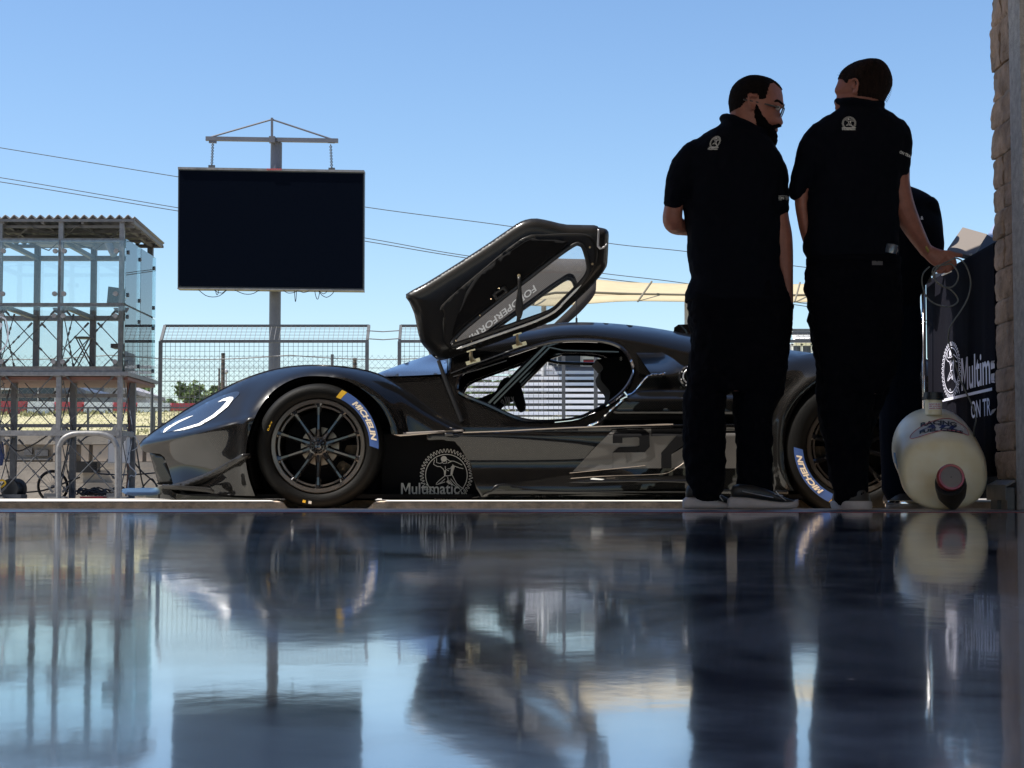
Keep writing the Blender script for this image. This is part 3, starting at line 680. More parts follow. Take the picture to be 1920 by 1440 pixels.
# ------------------------------------------------------------------ led screen
def ledscreen():
    Y = 55.0; r = thing('led_screen', 'large unlit black outdoor screen hung from a grey pole', 'screen', (XU(513,Y), Y+.6, 0))
    q = lambda u, v, y=Y: P(u, v, y)
    a, b_, c, d = q(334,318), q(683,324), q(682,543), q(333,539)
    mb = MB(); mb.prism([a,b_,c,d], (0,.35,0)); mb.build('cabinet', M['black'], r)
    f = Vector((0,-.02,0)); ins = lambda p, dx, dz: p+Vector((dx,-.012,dz))
    mb = MB(); mb.prism([ins(a,.04,-.03),ins(b_,-.04,-.03),ins(c,-.04,.04),ins(d,.04,.04)], (0,.01,0)); mb.build('display', M['screen'], r)
    
    mb = MB(); t = [q(334,313.5), q(683,319.5), q(683,323.6), q(334,317.6)]; mb.prism([p+Vector((0,-.05,0)) for p in t], (0,.45,0)); t = [q(333,539.6), q(682,543.6), q(682,546), q(333,542)]; mb.prism([p+Vector((0,-.05,0)) for p in t], (0,.45,0)); mb.build('trim', mat("stained white trim", (.22,.21,.22), .7, noise_amt=.5, nscale=3), r, sep=True)
    mb = MB(); 
    for i in range(9): mb.box(XU(496+i*3.2,Y), XU(497.6+i*3.2,Y), Y-.065, Y-.055, ZV(319.8,Y), ZV(316.4,Y))
    mb.build('red_marking', M['red'], r)
    px = XU(513,Y+.7); mb = MB(); mb.tube([(px,Y+.7,-.5),(px,Y+.7,ZV(268,Y+.7))], .185, 24); autosmooth(mb.build('pole_shaft', M['pole'], r))
    mb = MB(); mb.bar(q(386,260,Y+.5), q(634,264,Y+.5), .13); mb.bar(q(510,266,Y+.5),q(510,221,Y+.5),.07); mb.bar(q(505,262,Y+.42),q(516,262,Y+.42),.2)
    for u in (399,621): mb.bar(q(u-7,265.5,Y+.5), q(u+7,266,Y+.5), .09)
    mb.tube([q(510,224,Y+.5), q(395,257,Y+.5)], .028, 8); mb.tube([q(510,224,Y+.5), q(622,261,Y+.5)], .028, 8); mb.build('hanger_frame', M['pole'], r, sep=True)
    for u, vt, ub, vb in ((399,268,397,312),(620,271,622,317)):
        mb = MB(); A = q(u,vt,Y+.3); B = q(ub,vb,Y+.2); n = 16
        for i in range(n):
            p = A.lerp(B, (i+.5)/n); L = (A-B).length/n*.62; dx = Vector((1,0,0)) if i % 2 else Vector((0,1,0)); tt = (B-A).normalized()
            pts = [p+tt*L*cos(t_)+dx*.035*sin(t_) for t_ in np.arange(0, 6.28, .7)]; mb.tube(pts, .014, 5, closed=True)
        mb.build('chain', M['steel_dark'], r)
        mb = MB(); mb.bar(q(ub-6,vb+.5,Y+.2), q(ub+6,vb+.5,Y+.2), .09); mb.build('lifting_lug', M['steel_dark'], r)
    rnd = random.Random(4)
    mb = MB()
    for (u0, u1, sag) in ((372,425,14),(404,410,10),(440,488,8),(402,424,6),(530,560,6),(556,582,5),(596,628,14),(590,600,18),(552,556,22),(598,615,7)):
        pts = [q(u0+(u1-u0)*t, 543.5+sag*4*t*(1-t)+rnd.uniform(-.7,.7), Y+.1) for t in np.linspace(0,1,9)]; mb.tube(pts, .011, 4)
    mb.build('loose_wire', M['black'], r, sep=True)
ledscreen()

# ------------------------------------------------------------------ overhead cables
def cable(pts, Y, label, r_=.02):
    mb = MB(); s = smoothpl(pts, 8); mb.tube([P(u, v, Y) for u, v in s], r_, 5); tag(mb.build('overhead_cable', M['steel_dark']), label, 'cable', 'overhead cables across the sky')
cable([(-200,244),(0,277),(330,331),(683,388),(960,425),(1140,456),(1290,472),(1500,500),(2100,572)], 85, 'topmost overhead cable running behind the screen and the open door')
cable([(-200,305),(0,333),(330,389),(683,446),(865,478),(1125,512),(1290,532),(1515,570),(2100,650)], 85, 'upper cable of the close pair running behind the screen')
cable([(-200,312),(0,341),(330,395),(683,452),(850,480),(1125,521),(1290,541),(1515,575),(2100,660)], 80, 'lower cable of the close pair running behind the screen')

# ------------------------------------------------------------------ shade sail and grandstand canopy
def sails():
    Y = 62
    r = thing('shade_sail', 'long beige fabric shade sail beyond the car with a dark centre seam', 'shade sail', (XU(1300,Y), Y, 6))
    top = smoothpl([(960,560),(985,548),(1040,531),(1100,523),(1180,529),(1290,532),(1400,534),(1520,532),(1650,530)], 4)
    bot = smoothpl([(960,562),(985,571),(1040,573),(1100,569),(1180,564),(1290,565),(1400,566),(1520,566),(1650,566)], 4)
    mb = MB(); vs = []; n = 6
    for a, b_ in zip(top, bot):
        for k in range(n+1):
            t = k/n; vs.append(P(a[0]*(1-t)+b_[0]*t, a[1]*(1-t)+b_[1]*t, Y+4-6*t))
    mb.add(vs, [[i*(n+1)+k, (i+1)*(n+1)+k, (i+1)*(n+1)+k+1, i*(n+1)+k+1] for i in range(len(top)-1) for k in range(n)])
    solid(mb.build('fabric', M['sail'], r, smooth=True), .02)
    mb = MB(); mb.tube([P(u, v, Y-.1) for u, v in [(985,560),(1040,549),(1100,548),(1180,551),(1290,553),(1400,555),(1520,553),(1650,552)]], .045, 6)
    for u, v0_, u2, v1_ in ((1222,529,1196,565),(1010,540,1000,571),(1500,531,1490,566)): mb.tube([P(u,v0_-1,Y-.1), P(u2,v1_,Y-2.2)], .035, 6)
    mb.build('seam', mat("sail seam", (.16,.14,.10), .8), r)
    mb = MB()
    for u in (1020, 1290, 1560): mb.tube([(XU(u,Y),Y,2),(XU(u,Y),Y,ZV(562,Y))], .09, 8)
    mb.build('support_post', M['greyp'], r, sep=True)
sails()

# bleachers
def bleachers():
    Y0 = 56; x0, x1 = XU(940,Y0), XU(1460,Y0+6)
    r = thing('bleachers', 'silver aluminium bench stand seen through the car door openings', 'bleachers', ((x0+x1)/2, Y0+3, 1.5))
    vs_ = [789,779,768,757,746,735,724,713,702,692]
    for i, v in enumerate(vs_):
        y = Y0+i*.75; z = ZV(v, y); xe = x1 if i < 9 else XU(1035, y)
        mb = MB(); mb.box(x0+(0 if i < 3 else -2), xe, y, y+.25, z+.085, z+.125); mb.box(x0-(0 if i<3 else 2), xe, y-.02, y-.001, z+.015, z+.12); mb.build('bench', M['alu'], r)
        mb = MB(); mb.box(x0-(0 if i<3 else 2), xe, y-.45, y-.05, z-.14, z-.08); mb.build('footboard', M['bark'], r)  # dark brown puts the shade of the gaps between benches into the colour
    mb = MB()
    for x in np.arange(x0+.5, x1, 1.8):
        for i, v in enumerate(vs_): y = Y0+i*.75; z = ZV(v, y); mb.box(x, x+.05, y+.3, y+.35, 1.2, z)
        mb.bar((x,Y0+.3,1.2),(x,Y0+7,ZV(700,Y0+7)),.06)
    mb.build('stand_frame', M['steel_dark'], r, sep=True)
bleachers()
def pressbox():
    Y = 66; r = thing('press_box', 'dark slatted press box with pale and red panels above the benches', 'building', (XU(1090,Y), Y, 3))
    mb = MB(); mb.box(XU(985,Y), XU(1480,Y), Y, Y+4, 2.5, ZV(650,Y)); mb.build('wall', M['claddark'], r)
    mb = MB(); mb.prism([(XU(980,Y),Y-2.2,ZV(708,Y-2.2)),(XU(1480,Y),Y-2.2,ZV(708,Y-2.2)),(XU(1480,Y),Y-.05,ZV(692,Y)),(XU(980,Y),Y-.05,ZV(692,Y))], (0,0,.1)); mb.build('awning', mat("grey corrugated awning", (.13,.14,.17), .6), r)
    mb = MB()
    for u in (1008,1026,1044,1089,1092): mb.box(XU(u,Y), XU(u+2,Y), Y-.08, Y-.01, ZV(692,Y), ZV(655,Y))
    for v in (655, 690): mb.box(XU(985,Y), XU(1480,Y), Y-.1, Y-.082, ZV(v+1,Y), ZV(v-1,Y))
    mb.build('frame', M['white'], r, sep=True)
    for k, (v0_, v1_, m_) in enumerate(((676,679,'red'),(680,683,'white'),(686,690,'white'),(668,674,'white'))):
        mb = MB(); mb.box(XU(1093,Y), XU(1300,Y), Y-.07, Y-.012, ZV(v1_,Y), ZV(v0_,Y)); mb.build('panel', M[m_], r)
pressbox()
def whitebox():
    Y = 95; r = thing('white_pavilion', 'white louvred pavilion roof seen between the two standing men', 'building', (XU(1520,Y), Y, 4))
    mb = MB(); mb.box(XU(1480,Y), XU(1640,Y), Y, Y+5, 2, ZV(645,Y)); mb.build('wall', M['claddark'], r)
    mb = MB(); mb.prism([P(1490,643,Y-.5),P(1640,643,Y-.5),P(1640,620,Y+1),P(1486,620,Y+1)], (0,.3,0)); mb.build('roof', M['white'], r)
    mb = MB()
    for v in (626,632,638): mb.bar(P(1488,v,Y+.2)-Vector((0,.6,0)), P(1640,v,Y+.2)-Vector((0,.6,0)), .06)
    mb.bar(P(1485,619,Y+.9), P(1640,619,Y+.9), .14); mb.build('louvre', M['steel_dark'], r, sep=True)
    mb = MB()
    for u in (1487, 1505, 1524): mb.bar((XU(u,Y),Y-.1,2), (XU(u,Y),Y-.1,ZV(645,Y)), .12)
    mb.bar(P(1483,646,Y-.1), P(1640,646,Y-.1), .12); mb.build('window_frame', M['white'], r, sep=True)
whitebox()

# ------------------------------------------------------------------ glass timing tower
def tower():
    YF, YM, YB = 33.0, 34.1, 35.6
    r = thing('glass_tower', 'galvanised steel timing tower with a glazed cabin and corrugated roof', 'tower', (-8.5, 34, -.11))
    z = lambda v: ZV(v, YF)
    xs = [XU(223,YF), XU(108,YF), XU(-7,YF), XU(-122,YF)]
    zg = -.11; ztop = z(415)
    for x in xs:
        mb = MB(); mb.box(x-.045, x+.045, YF-.045, YF+.045, zg, ztop); mb.box(x-.16, x+.16, YF-.14, YF+.14, zg, zg+.04); mb.build('front_post', M['galv'], r)
        mb = MB(); mb.box(x-.055, x+.055, YM-.055, YM+.055, zg, z(695)); mb.build('middle_post', M['steel_dark'], r)
        mb = MB(); mb.box(x-.055, x+.055, YB-.055, YB+.055, z(690), ztop-.15); mb.build('rear_post', M['steel_dark'], r)
    XL = xs[-1]; XR = xs[0]
    mb = MB()
    for v, h, m_ in ((812,.10,0),(692,.10,0),(572,.07,0),(451,.07,0)):
        mb.box(XL, XR, YF-.05, YF+.05, z(v)-h/2, z(v)+h/2)
    mb.box(XL, XR, YM-.05, YM+.05, ZV(812,YM)-.04, ZV(812,YM)+.04); mb.box(XL, XR, YM-.04, YM+.04, z(736)-.035, z(736)+.035); mb.box(XL, XR, YM-.04, YM+.04, z(794)-.03, z(794)+.03)
    for v in (692,572,451): mb.box(XL, XR, YB-.05, YB+.05, z(v)-.05, z(v)+.05)
    for x in xs:
        for v in (692,572,451): mb.box(x-.04, x+.04, YF+.06, YB-.06, z(v)-.04, z(v)+.04)
        mb.box(x-.05, x+.05, YF+.06, YM-.06, z(812)-.05, z(812)+.05)
    mb.build('beam', M['galv'], r, sep=True)
    # floor and roof
    mb = MB(); mb.box(XL, XR+.12, YF+.07, YB+.05, z(692)-.20, z(692)-.14); mb.build('cabin_floor', M['orange'], r)
    mb = MB(); mb.box(XL, XR+.16, YF-.09, YB+.12, z(692)-.13, z(692)-.055); mb.build('floor_edge', M['galv'], r)
    mb = MB(); n = 340; X1 = -7.11; X0 = XL-.6; rows = []
    for k, (yy, zz) in enumerate(((YF-.10, z(407)), (YB+.12, z(407)-.10))):
        rows.append([(X0+(X1-X0)*i/n, yy, zz+.032*sin(i/n*2*pi*(X1-X0)/.165)) for i in range(n+1)])
    mb.add(rows[0]+rows[1], [[i, i+1, n+2+i, n+1+i] for i in range(n)]); solid(mb.build('corrugated_roof', M['roofsh'], r, smooth=True), .02)
    mb = MB(); zz = z(412); mb.box(X0, X1, YF-.09, YF-.06, zz-.05, zz); mb.box(X0, X1, YB+.05, YB+.1, zz-.17, zz-.12)
    for x in [X0+.3+i*.75 for i in range(6)]+[X1-.04]: mb.bar((x, YF-.05, zz-.05), (x, YB+.1, zz-.13), .05, .07)
    for i in range(5): yy = YF+.1+i*.65; mb.box(X0, X1-.05, yy, yy+.05, zz-.14, zz-.09)
    for i in range(5): a = xs[min(i//2,3)] ; mb.tube([(X1-.2-i*.9, YF, zz-.12), (X1-1.1-i*.9, YF+1.4, z(451))], .012, 5); mb.tube([(X1-1.1-i*.9, YF, zz-.12), (X1-.2-i*.9, YF+1.4, z(451))], .012, 5)
    mb.build('roof_frame', M['roofsh'], r, sep=True)
    mb = MB(); mb.box(XU(60,YM), XU(165,YM), YM, YM+.4, z(443), z(438)); mb.box(XU(160,YM), XU(216,YM), YM+.3, YM+.36, z(450), z(430)); mb.build('ceiling_box', M['greyp'], r, sep=True)
    # cross braces with turnbuckles
    def brace(p, q, par):
        mb = MB(); mb.tube([p, q], .010, 6); d = q-p
        for t0, t1, w_ in ((.0,.09,.022),(.91,1.,.022),(.60,.64,.02),(.64,.70,.011),(.70,.74,.02)):
            mb.tube([p+d*t0, p+d*t1], w_, 6)
        mb.build('brace_rod', M['steel_dark'], par)
    def bay(x0, x1, y, v0_, v1_):
        z0_, z1_ = z(v0_), z(v1_); o = .09
        brace(Vector((x0+o, y, z0_+o)), Vector((x1-o, y, z1_-o)), r); brace(Vector((x0+o, y+.02, z1_-o)), Vector((x1-o, y+.02, z0_+o)), r)
    for i in range(3):
        a, b_ = xs[i+1], xs[i]
        bay(a, b_, YF, 812, 692); bay(a, b_, YF, 692, 572); bay(a, b_, YF, 932, 812)
        bay(a, b_, YM, 812, 692); bay(a, b_, YB, 692, 572); bay(a, b_, YM, 932, 812)
    for x in xs[:3]:
        for v0_, v1_, y1 in ((812,692,YM),(932,812,YM),(692,572,YM)):
            brace(Vector((x, YF+.1, z(v0_)+.08)), Vector((x, y1-.1, z(v1_)-.08)), r); brace(Vector((x+.02, YF+.1, z(v1_)-.08)), Vector((x+.02, y1-.1, z(v0_)+.08)), r)
    mb = MB()
    for x in xs:
        for v in (692, 572, 812):
            for sx in (-1, 1):
                for sz in (-1, 1):
                    if v == 812 or (v == 692) or sz < 0:
                        a = Vector((x+sx*.06, YF, z(v)+sz*.05)); mb.prism([a, a+Vector((sx*.09,0,0)), a+Vector((sx*.05,0,sz*.09)), a+Vector((0,0,sz*.11))], (0,.012,0))
    mb.build('gusset', M['galv'], r, sep=True)
    # glass: front, rear, right side
    gp = []
    yf = YF-.10
    for i in range(3):
        for v0_, v1_ in ((689,575),(569,452)):
            mb = MB(); mb.box(xs[i+1]+.02, xs[i]-.0+(.10 if i == 0 else -.02), yf-.006, yf+.006, z(v0_), z(v1_)); mb.build('glass_pane', M['glass'], r)
            mb = MB(); mb.box(xs[i+1]+.03, xs[i]-.03, YB+.1, YB+.112, z(v0_), z(v1_)); mb.build('glass_pane', M['glass'], r)
    xr = XR+.09
    for k, (y0, y1) in enumerate(((YF-.09, YF+1.22), (YF+1.25, YB+.1))):
        for v0_, v1_ in ((690,574),(570,449)):
            mb = MB(); mb.box(xr-.006, xr+.006, y0, y1, z(v0_)-.06*(v0_==690), z(v1_)); mb.build('side_glass_pane', M['glass_side'], r)
    for i, x in enumerate(xs[:3]):
        for v in (679, 593, 552, 472):
            for sx in (-1, 1):
                if i == 0 and sx > 0: continue
                mb = MB(); mb.lathe([(.045,-.03),(.048,0),(.045,.03)], (x+sx*.085, yf-.0, z(v)), (0,1,0), 14, cap=True); mb.bar((x+sx*.085, yf+.05, z(v)), (x, YF-.03, z(v)), .03); mb.build('glass_clamp', M['galv'], r)
    mb = MB()
    for y in (YF+.1, YF+1.15, YB-.1):
        for v in (679, 593, 552, 472): mb.lathe([(.04,-.03),(.04,.03)], (xr, y, z(v)), (1,0,0), 10, cap=True)
    mb.build('side_clamp', M['steel_dark'], r, sep=True)
    # lettering sign fragment on the left edge: rounded badge
    mb = MB(); put2d(mb, stroke(smoothpl([(-.5,.42),(.0,.42),(.12,.30),(.14,-.02),(.0,-.24),(-.3,-.42),(-.5,-.42)],4), .03), lambda x, y: P(0,636,YF-.13)+Vector((x*1.0, 0, y))); put2d(mb, stroke([(-.32,-.3),(.02,.3)], .08), lambda x, y: P(0,636,YF-.13)+Vector((x, 0, y))); mb.build('badge', M['greyp'], r)
    return xs
TX = tower()
zt_ = lambda v: ZV(v, 33.0)
def furniture():
    Y = 34.3
    # stool in the cabin
    r = thing('bar_stool', 'thin folding bar stool standing inside the glass cabin', 'stool', P(154, 690, Y))
    fl = zt_(691)+.055; cx = XU(154, Y); st = fl+.62
    mb = MB(); mb.lathe([(.0,.03),(.16,.03),(.19,.015),(.19,0),(.0,0)], (cx, Y, st), (0,0,1), 20); mb.build('seat', M['black'], r)
    for a, b_ in ((-.13,.20),(.13,-.20)):
        for y in (-.12,.12):
            mb = MB(); mb.tube([(cx+a, Y+y, st), (cx+b_, Y+y*1.2, fl)], .013, 6); mb.build('leg', M['black'], r)
    mb = MB(); mb.tube([(cx-.02,Y-.13,fl+.3),(cx-.02,Y+.13,fl+.3)], .01, 6); mb.build('stretcher', M['black'], r)
    # monitor
    r = thing('monitor', 'black monitor mounted in the upper right corner of the glass cabin', 'monitor', P(215, 570, 33.9))
    mb = MB(); a = P(203,537,33.7); b_ = P(232,541,34.1); c = P(232,571,34.1); d = P(200,569,33.7); mb.prism([a,b_,c,d], (0.02,.06,0)); mb.build('screen_body', M['black'], r)
    mb = MB(); mb.bar(P(213,551,33.6), P(224,551,33.3), .05); mb.build('bracket_arm', M['galv'], r)
    # flood lamp
    r = thing('floodlight', 'grey tilted floodlight hanging under the cabin roof', 'lamp', P(207, 468, 33.6))
    mb = MB(); A = P(203,457,33.6); B = P(214,477,33.5); d = (B-A); mb.tube([A-d*.1, A, B, B+d*.1], [.03,.07,.075,.05], 12); mb.build('lamp_body', M['greyp'], r)
    mb = MB(); mb.bar(P(208,466,33.65), P(212,446,33.7), .03); mb.build('bracket_arm', M['steel_dark'], r)
    # right-hand chairs in the cabin
    for k, (u, yy) in enumerate(((239,34.3),(262,35.0))):
        r = thing('office_chair', ['dark chair behind the near side pane of the glass cabin','dark chair behind the far side pane of the glass cabin'][k], 'chair', P(u, 688, yy), 'dark chairs in the glass cabin')
        cx = XU(u, yy)-.12; f_ = zt_(691)+.06
        mb = MB(); mb.box(cx-.2, cx+.12, yy-.2, yy+.2, f_+.42, f_+.5); mb.build('seat', M['black'], r)
        mb = MB(); mb.prism([(cx+.06,yy-.18,f_+.5),(cx+.12,yy-.18,f_+.5),(cx+.17,yy-.18,f_+.95),(cx+.11,yy-.18,f_+.95)], (0,.36,0)); mb.build('backrest', M['black'], r)
        mb = MB(); mb.tube([(cx-.04,yy,f_+.08),(cx-.04,yy,f_+.42)], .025, 8)
        for a in range(5): mb.bar((cx-.04,yy,f_+.09),(cx-.04+.24*cos(a*1.256),yy+.24*sin(a*1.256),f_+.04),.03)
        mb.build('pedestal', M['black'], r)
    # arch rail
    r = thing('arch_rail', 'thick galvanised hoop rail standing in front of the tower base', 'rail', P(164, 936, 32.6))
    Y = 32.6; pts = [(110,936),(110,850),(112,835),(120,822),(134,815),(150,813),(180,813),(196,815),(210,822),(218,835),(220,850),(220,936)]
    mb = MB(); mb.tube([P(u, v, Y) for u, v in smoothpl(pts, 5)], .05, 12); autosmooth(mb.build('hoop_tube', M['galv'], r))
    for u in (110, 220):
        mb = MB(); p = P(u, 936, Y); mb.box(p.x-.16, p.x+.16, Y-.15, Y+.15, p.z-.03, p.z+.02); mb.build('foot_plate', M['galv'], r)
    # cabinet
    Y = 33.6; mb = MB(); a = P(202,868,Y); b_ = P(238,814,Y); mb.box(a.x, b_.x, Y, Y+.3, a.z, b_.z)
    r = thing('electrical_cabinet', 'pale grey electrical cabinet hung under the tower shelf', 'cabinet', ((a.x+b_.x)/2, Y+.15, a.z)); mb.build('box', M['greyp'], r)
    mb = MB(); mb.box(a.x+.02, b_.x-.02, Y-.02, Y-.003, a.z+.02, b_.z-.02); mb.build('door', mat("cabinet door paint", (.50,.51,.53), .5), r)
    # black box on the wall
    Y = 36.6; a = P(138,886,Y); b_ = P(182,865,Y); mb = MB(); mb.box(a.x, b_.x, Y, Y+.3, a.z, b_.z); 
    for i in range(4): mb.box(b_.x-.12, b_.x-.03, Y-.03, Y-.001, a.z+.04+i*.05, a.z+.06+i*.05)
    tag(mb.build('junction_box', M['black']), 'black junction box with plugs fixed to the pit wall ledge', 'box')
    # wheel leaning on wall
    Y = 35.6; mb = MB(); c = P(99, 912, Y); mb.lathe([(.30,-.03),(.335,0),(.30,.03),(.275,0)], c, (0.12,1,.1), 40, closed=True)
    r = thing('bicycle_wheel', 'black wheel leaning against the pit wall behind the tower', 'wheel', (c.x, c.y, -.11)); autosmooth(mb.build('tyre', M['rubber'], r))
    mb = MB(); 
    for k in range(18): a_ = k*2*pi/18; mb.bar(c, c+Vector((cos(a_)*.28, 0, sin(a_)*.28)), .006)
    mb.lathe([(.03,-.05),(.03,.05)], c, (0,1,0), 10, cap=True); mb.build('spokes', M['galv'], r)
    # cable drum / blower
    Y = 33.3; c = P(26, 917, Y); mb = MB(); mb.lathe([(.0,-.15),(.19,-.15),(.2,-.12),(.14,-.1),(.14,.1),(.2,.12),(.19,.15),(.0,.15)], c, (.35,1,0), 28)
    r = thing('cable_drum', 'black cable drum on the ground at the lower left corner', 'cable drum', (c.x, c.y, -.11)); autosmooth(mb.build('drum', M['black'], r))
    mb = MB(); mb.box(c.x-.28, c.x+.2, Y-.25, Y+.2, -.11, -.03); mb.build('base', M['steel_dark'], r)
    mb = MB(); mb.tube(smoothpl([tuple(P(-6,905,Y-.2)),tuple(P(4,900,Y-.2)),tuple(P(10,906,Y-.2)),tuple(P(2,914,Y-.2))],4), .018, 6); mb.build('yellow_loop', M['yellow'], r)
    mb = MB(); mb.lathe([(.0,0),(.08,.0),(.12,.2),(.08,.45),(.0,.47)], P(2,850,33.4)-Vector((.05,0,.23)), (0,0,1), 16); tag(mb.build('hanging_helmet_bag', mat("blue bag", (.03,.05,.14), .7)), 'dark blue bag hanging at the left edge under the tower shelf', 'bag')
    # cable heap and red tray
    rnd = random.Random(9)
    mb = MB()
    for k in range(16):
        cx, cy = P(175,925,33.6).x+rnd.uniform(-.16,.16), 33.6+rnd.uniform(-.15,.15); R_ = rnd.uniform(.1,.2); t = rnd.uniform(.2,.6)
        pts = [(cx+R_*cos(a)*1.2, cy+R_*sin(a), -.06+t*.25*abs(sin(a*1.5+k))+rnd.uniform(0,.02)) for a in np.arange(0, 6.4, .35)]; mb.tube(pts, .013, 5)
    tag(mb.build('cable_heap', M['black']), 'tangled heap of black cables on the ground under the tower', 'cables')
    mb = MB(); a = P(152,934,33.3); mb.box(a.x, P(196,934,33.3).x, 33.2, 33.5, -.105, -.07); tag(mb.build('red_tray', M['red']), 'flat red tray under the black cable heap', 'tray')
    for (u0,u1,yy,nm) in ((82,104,32.9,'grey ballast block behind the left foot of the hoop rail'),(200,216,32.9,'grey ballast block behind the right foot of the hoop rail')):
        mb = MB(); a = P(u0,935,yy); mb.box(a.x, P(u1,935,yy).x, yy, yy+.3, -.11, -.01); tag(mb.build('ballast_block', M['steel_dark']), nm, 'weight', 'ballast blocks at the tower feet')
    # vertical cable bundle at right rear of tower
    mb = MB(); Y = 34.2
    for k in range(9):
        u = 240+k*1.4; pts = [P(u+rnd.uniform(-1.5,1.5), v, Y+rnd.uniform(-.05,.05)) for v in (698,730,760,790,820,850,890,925)]; mb.tube([tuple(p) for p in smoothpl([tuple(p) for p in pts],3)], .014, 5)
    mb.bar(P(247,930,Y), P(246,698,Y), .07)
    r = thing('cable_bundle', 'bundle of black, grey and orange cables down the right side of the tower', 'cables', P(246,935,Y)); mb.build('black_cables', M['black'], r)
    mb = MB(); mb.tube([P(u,v,Y-.15) for u,v in smoothpl([(241,702),(240,760),(243,790),(239,840),(240,880),(236,930)],4)], .016, 5); mb.build('orange_cable', M['orange'], r)
    mb = MB(); mb.tube([P(u,v,Y-.2) for u,v in smoothpl([(243,770),(247,800),(246,830),(241,868),(254,885),(252,893),(243,894),(238,930)],5)], .012, 5); mb.tube([P(u,v,Y-.2) for u,v in smoothpl([(252,818),(260,830),(256,840),(247,845)],5)], .01, 5); mb.build('grey_cable', M['greyp'], r)
    mb = MB()
    for L in ([(240,850),(262,880),(290,905),(300,920)],[(254,830),(262,880),(268,910),(276,930)],[(180,888),(215,890),(250,890),(300,886)],[(260,925),(272,908),(285,898),(295,915)],[(40,924),(80,920),(110,910),(150,895)],[(0,815),(30,845),(60,835),(90,816)],[(150,830),(165,818),(190,816),(205,822)],[(112,900),(118,880),(125,850),(130,820)]):
        mb.tube([P(u,v,35.9 if L[0][0] > 60 else 33.8) for u,v in smoothpl(L,5)], .016, 5)
    wc = thing('wall_cables', 'loose black cables trailing along the pit wall', 'cables', P(150,935,35.9)); mb.build('cable_run', M['black'], wc, sep=True)
furniture()
# ================================================================== RACING CAR
CY = 10.0
car = thing('racing_car', 'low black carbon fibre racing car with both doors raised, parked on the slab', 'racing car', (0.4, CY, .03))
cl = np.clip
def roll(w, R, W): t = cl(1-w/W, 0, 1); return R*1.25*(1-np.sqrt(np.maximum(0, 1-t*t*.94)))
def gau(x, s): return np.exp(-(x/s)**2)
def sm(t): t = cl(t, 0, 1); return t*t*(3-2*t)

TOPF = smoothpl([(262,833),(272,822),(290,808),(318,789),(350,768),(392,744),(440,719),(480,703),(520,692),(560,686.5),(600,685.5),(640,688),(675,693),(700,699),(722,708),(745,722),(775,744),(800,763),(830,783),(855,798),(870,806)], 4)
def df_front(u, v):
    w_ = dist_poly(TOPF, u, v)
    d = 9.02+.50*np.maximum(0, (445-u)/183)**1.7
    yc = np.interp(u, [262,320,400,470,560,640], [836,825,808,790,760,720]); up = np.maximum(0, yc-v)
    s_ = np.interp(u, [262,300,440,560,640], [3.0,2.6,1.5,.55,0]); d = d+s_*up/366*sm(up/14)
    lo = np.maximum(0, v-yc); d = d+.07*np.sin(cl(lo/100, 0, 1)*3.14)*sm((470-u)/120)
    d = d+.045*sm((v-850)/70)*sm((u-330)/60)*sm((475-u)/60)
    r = np.hypot(u-600, v-838); d = d-.045*gau(r-142, 20)*sm((u-430)/40)
    W = np.interp(u, [262,330,440,560,700,760], [8,12,24,46,46,34]); R = np.interp(u, [262,330,440,560,700,870], [.03,.04,.08,.16,.16,.05])
    return d+roll(w_, R, W)
ARCH_F = smoothpl([(735,812),(733,800),(722,775),(704,750),(681,731),(655,716),(628,708),(600,705),(570,706),(545,713),(520,727),(501,745),(484,770),(472,797),(464,825),(461,850),(462,875),(468,902),(478,930)], 4)
CLIP = TOPF+[(870,809),(830,810.5),(800,811.5),(770,813),(742,815)]+ARCH_F+[(440,929),(400,925),(360,921),(328,917),(324,905),(317,880),(308,857),(300,851),(285,849.5),(272,848),(264,842)]
mb = MB(); add_panel(mb, panel(CLIP, [], df_front, 5.5), CY, both=True)
front = mb.build('front_bodywork', M['carbon'], car, smooth=True, fix=False)
A1 = lambda pl, f: [P(u, v, float(f(np.array([u]), np.array([v]))[0])) for u, v in pl]
mb = MB(); ribbon(mb, A1(TOPF, df_front), CY, 10, -.004); bonnet = mb.build('bonnet', M['carbon'], car, smooth=True); solid(bonnet, .01, 0)
# nose underside and intake blade
mb = MB(); ribbon(mb, A1([(262,833),(264,842),(272,848),(285,849.5),(300,851),(308,857)], df_front), CY, 10); mb.build('nose_lip', M['carbon'], car, smooth=True, fix=False)
mb = MB(); f = lambda u, v: 9.5+(324-u)*.004+0*v
add_panel(mb, panel([(280,848.5),(306,853),(318,882),(325,906),(297,909),(288,878)], [], f, 6), CY, both=True); solid(mb.build('intake_blade', M['carbon2'], car, smooth=True, fix=False), .03)
mb = MB(); f = lambda u, v: 9.85+0*v; add_panel(mb, panel([(300,846),(420,830),(420,925),(318,915)], [], f, 20), CY, both=True); mb.build('intake_duct', M['matte'], car, fix=False)
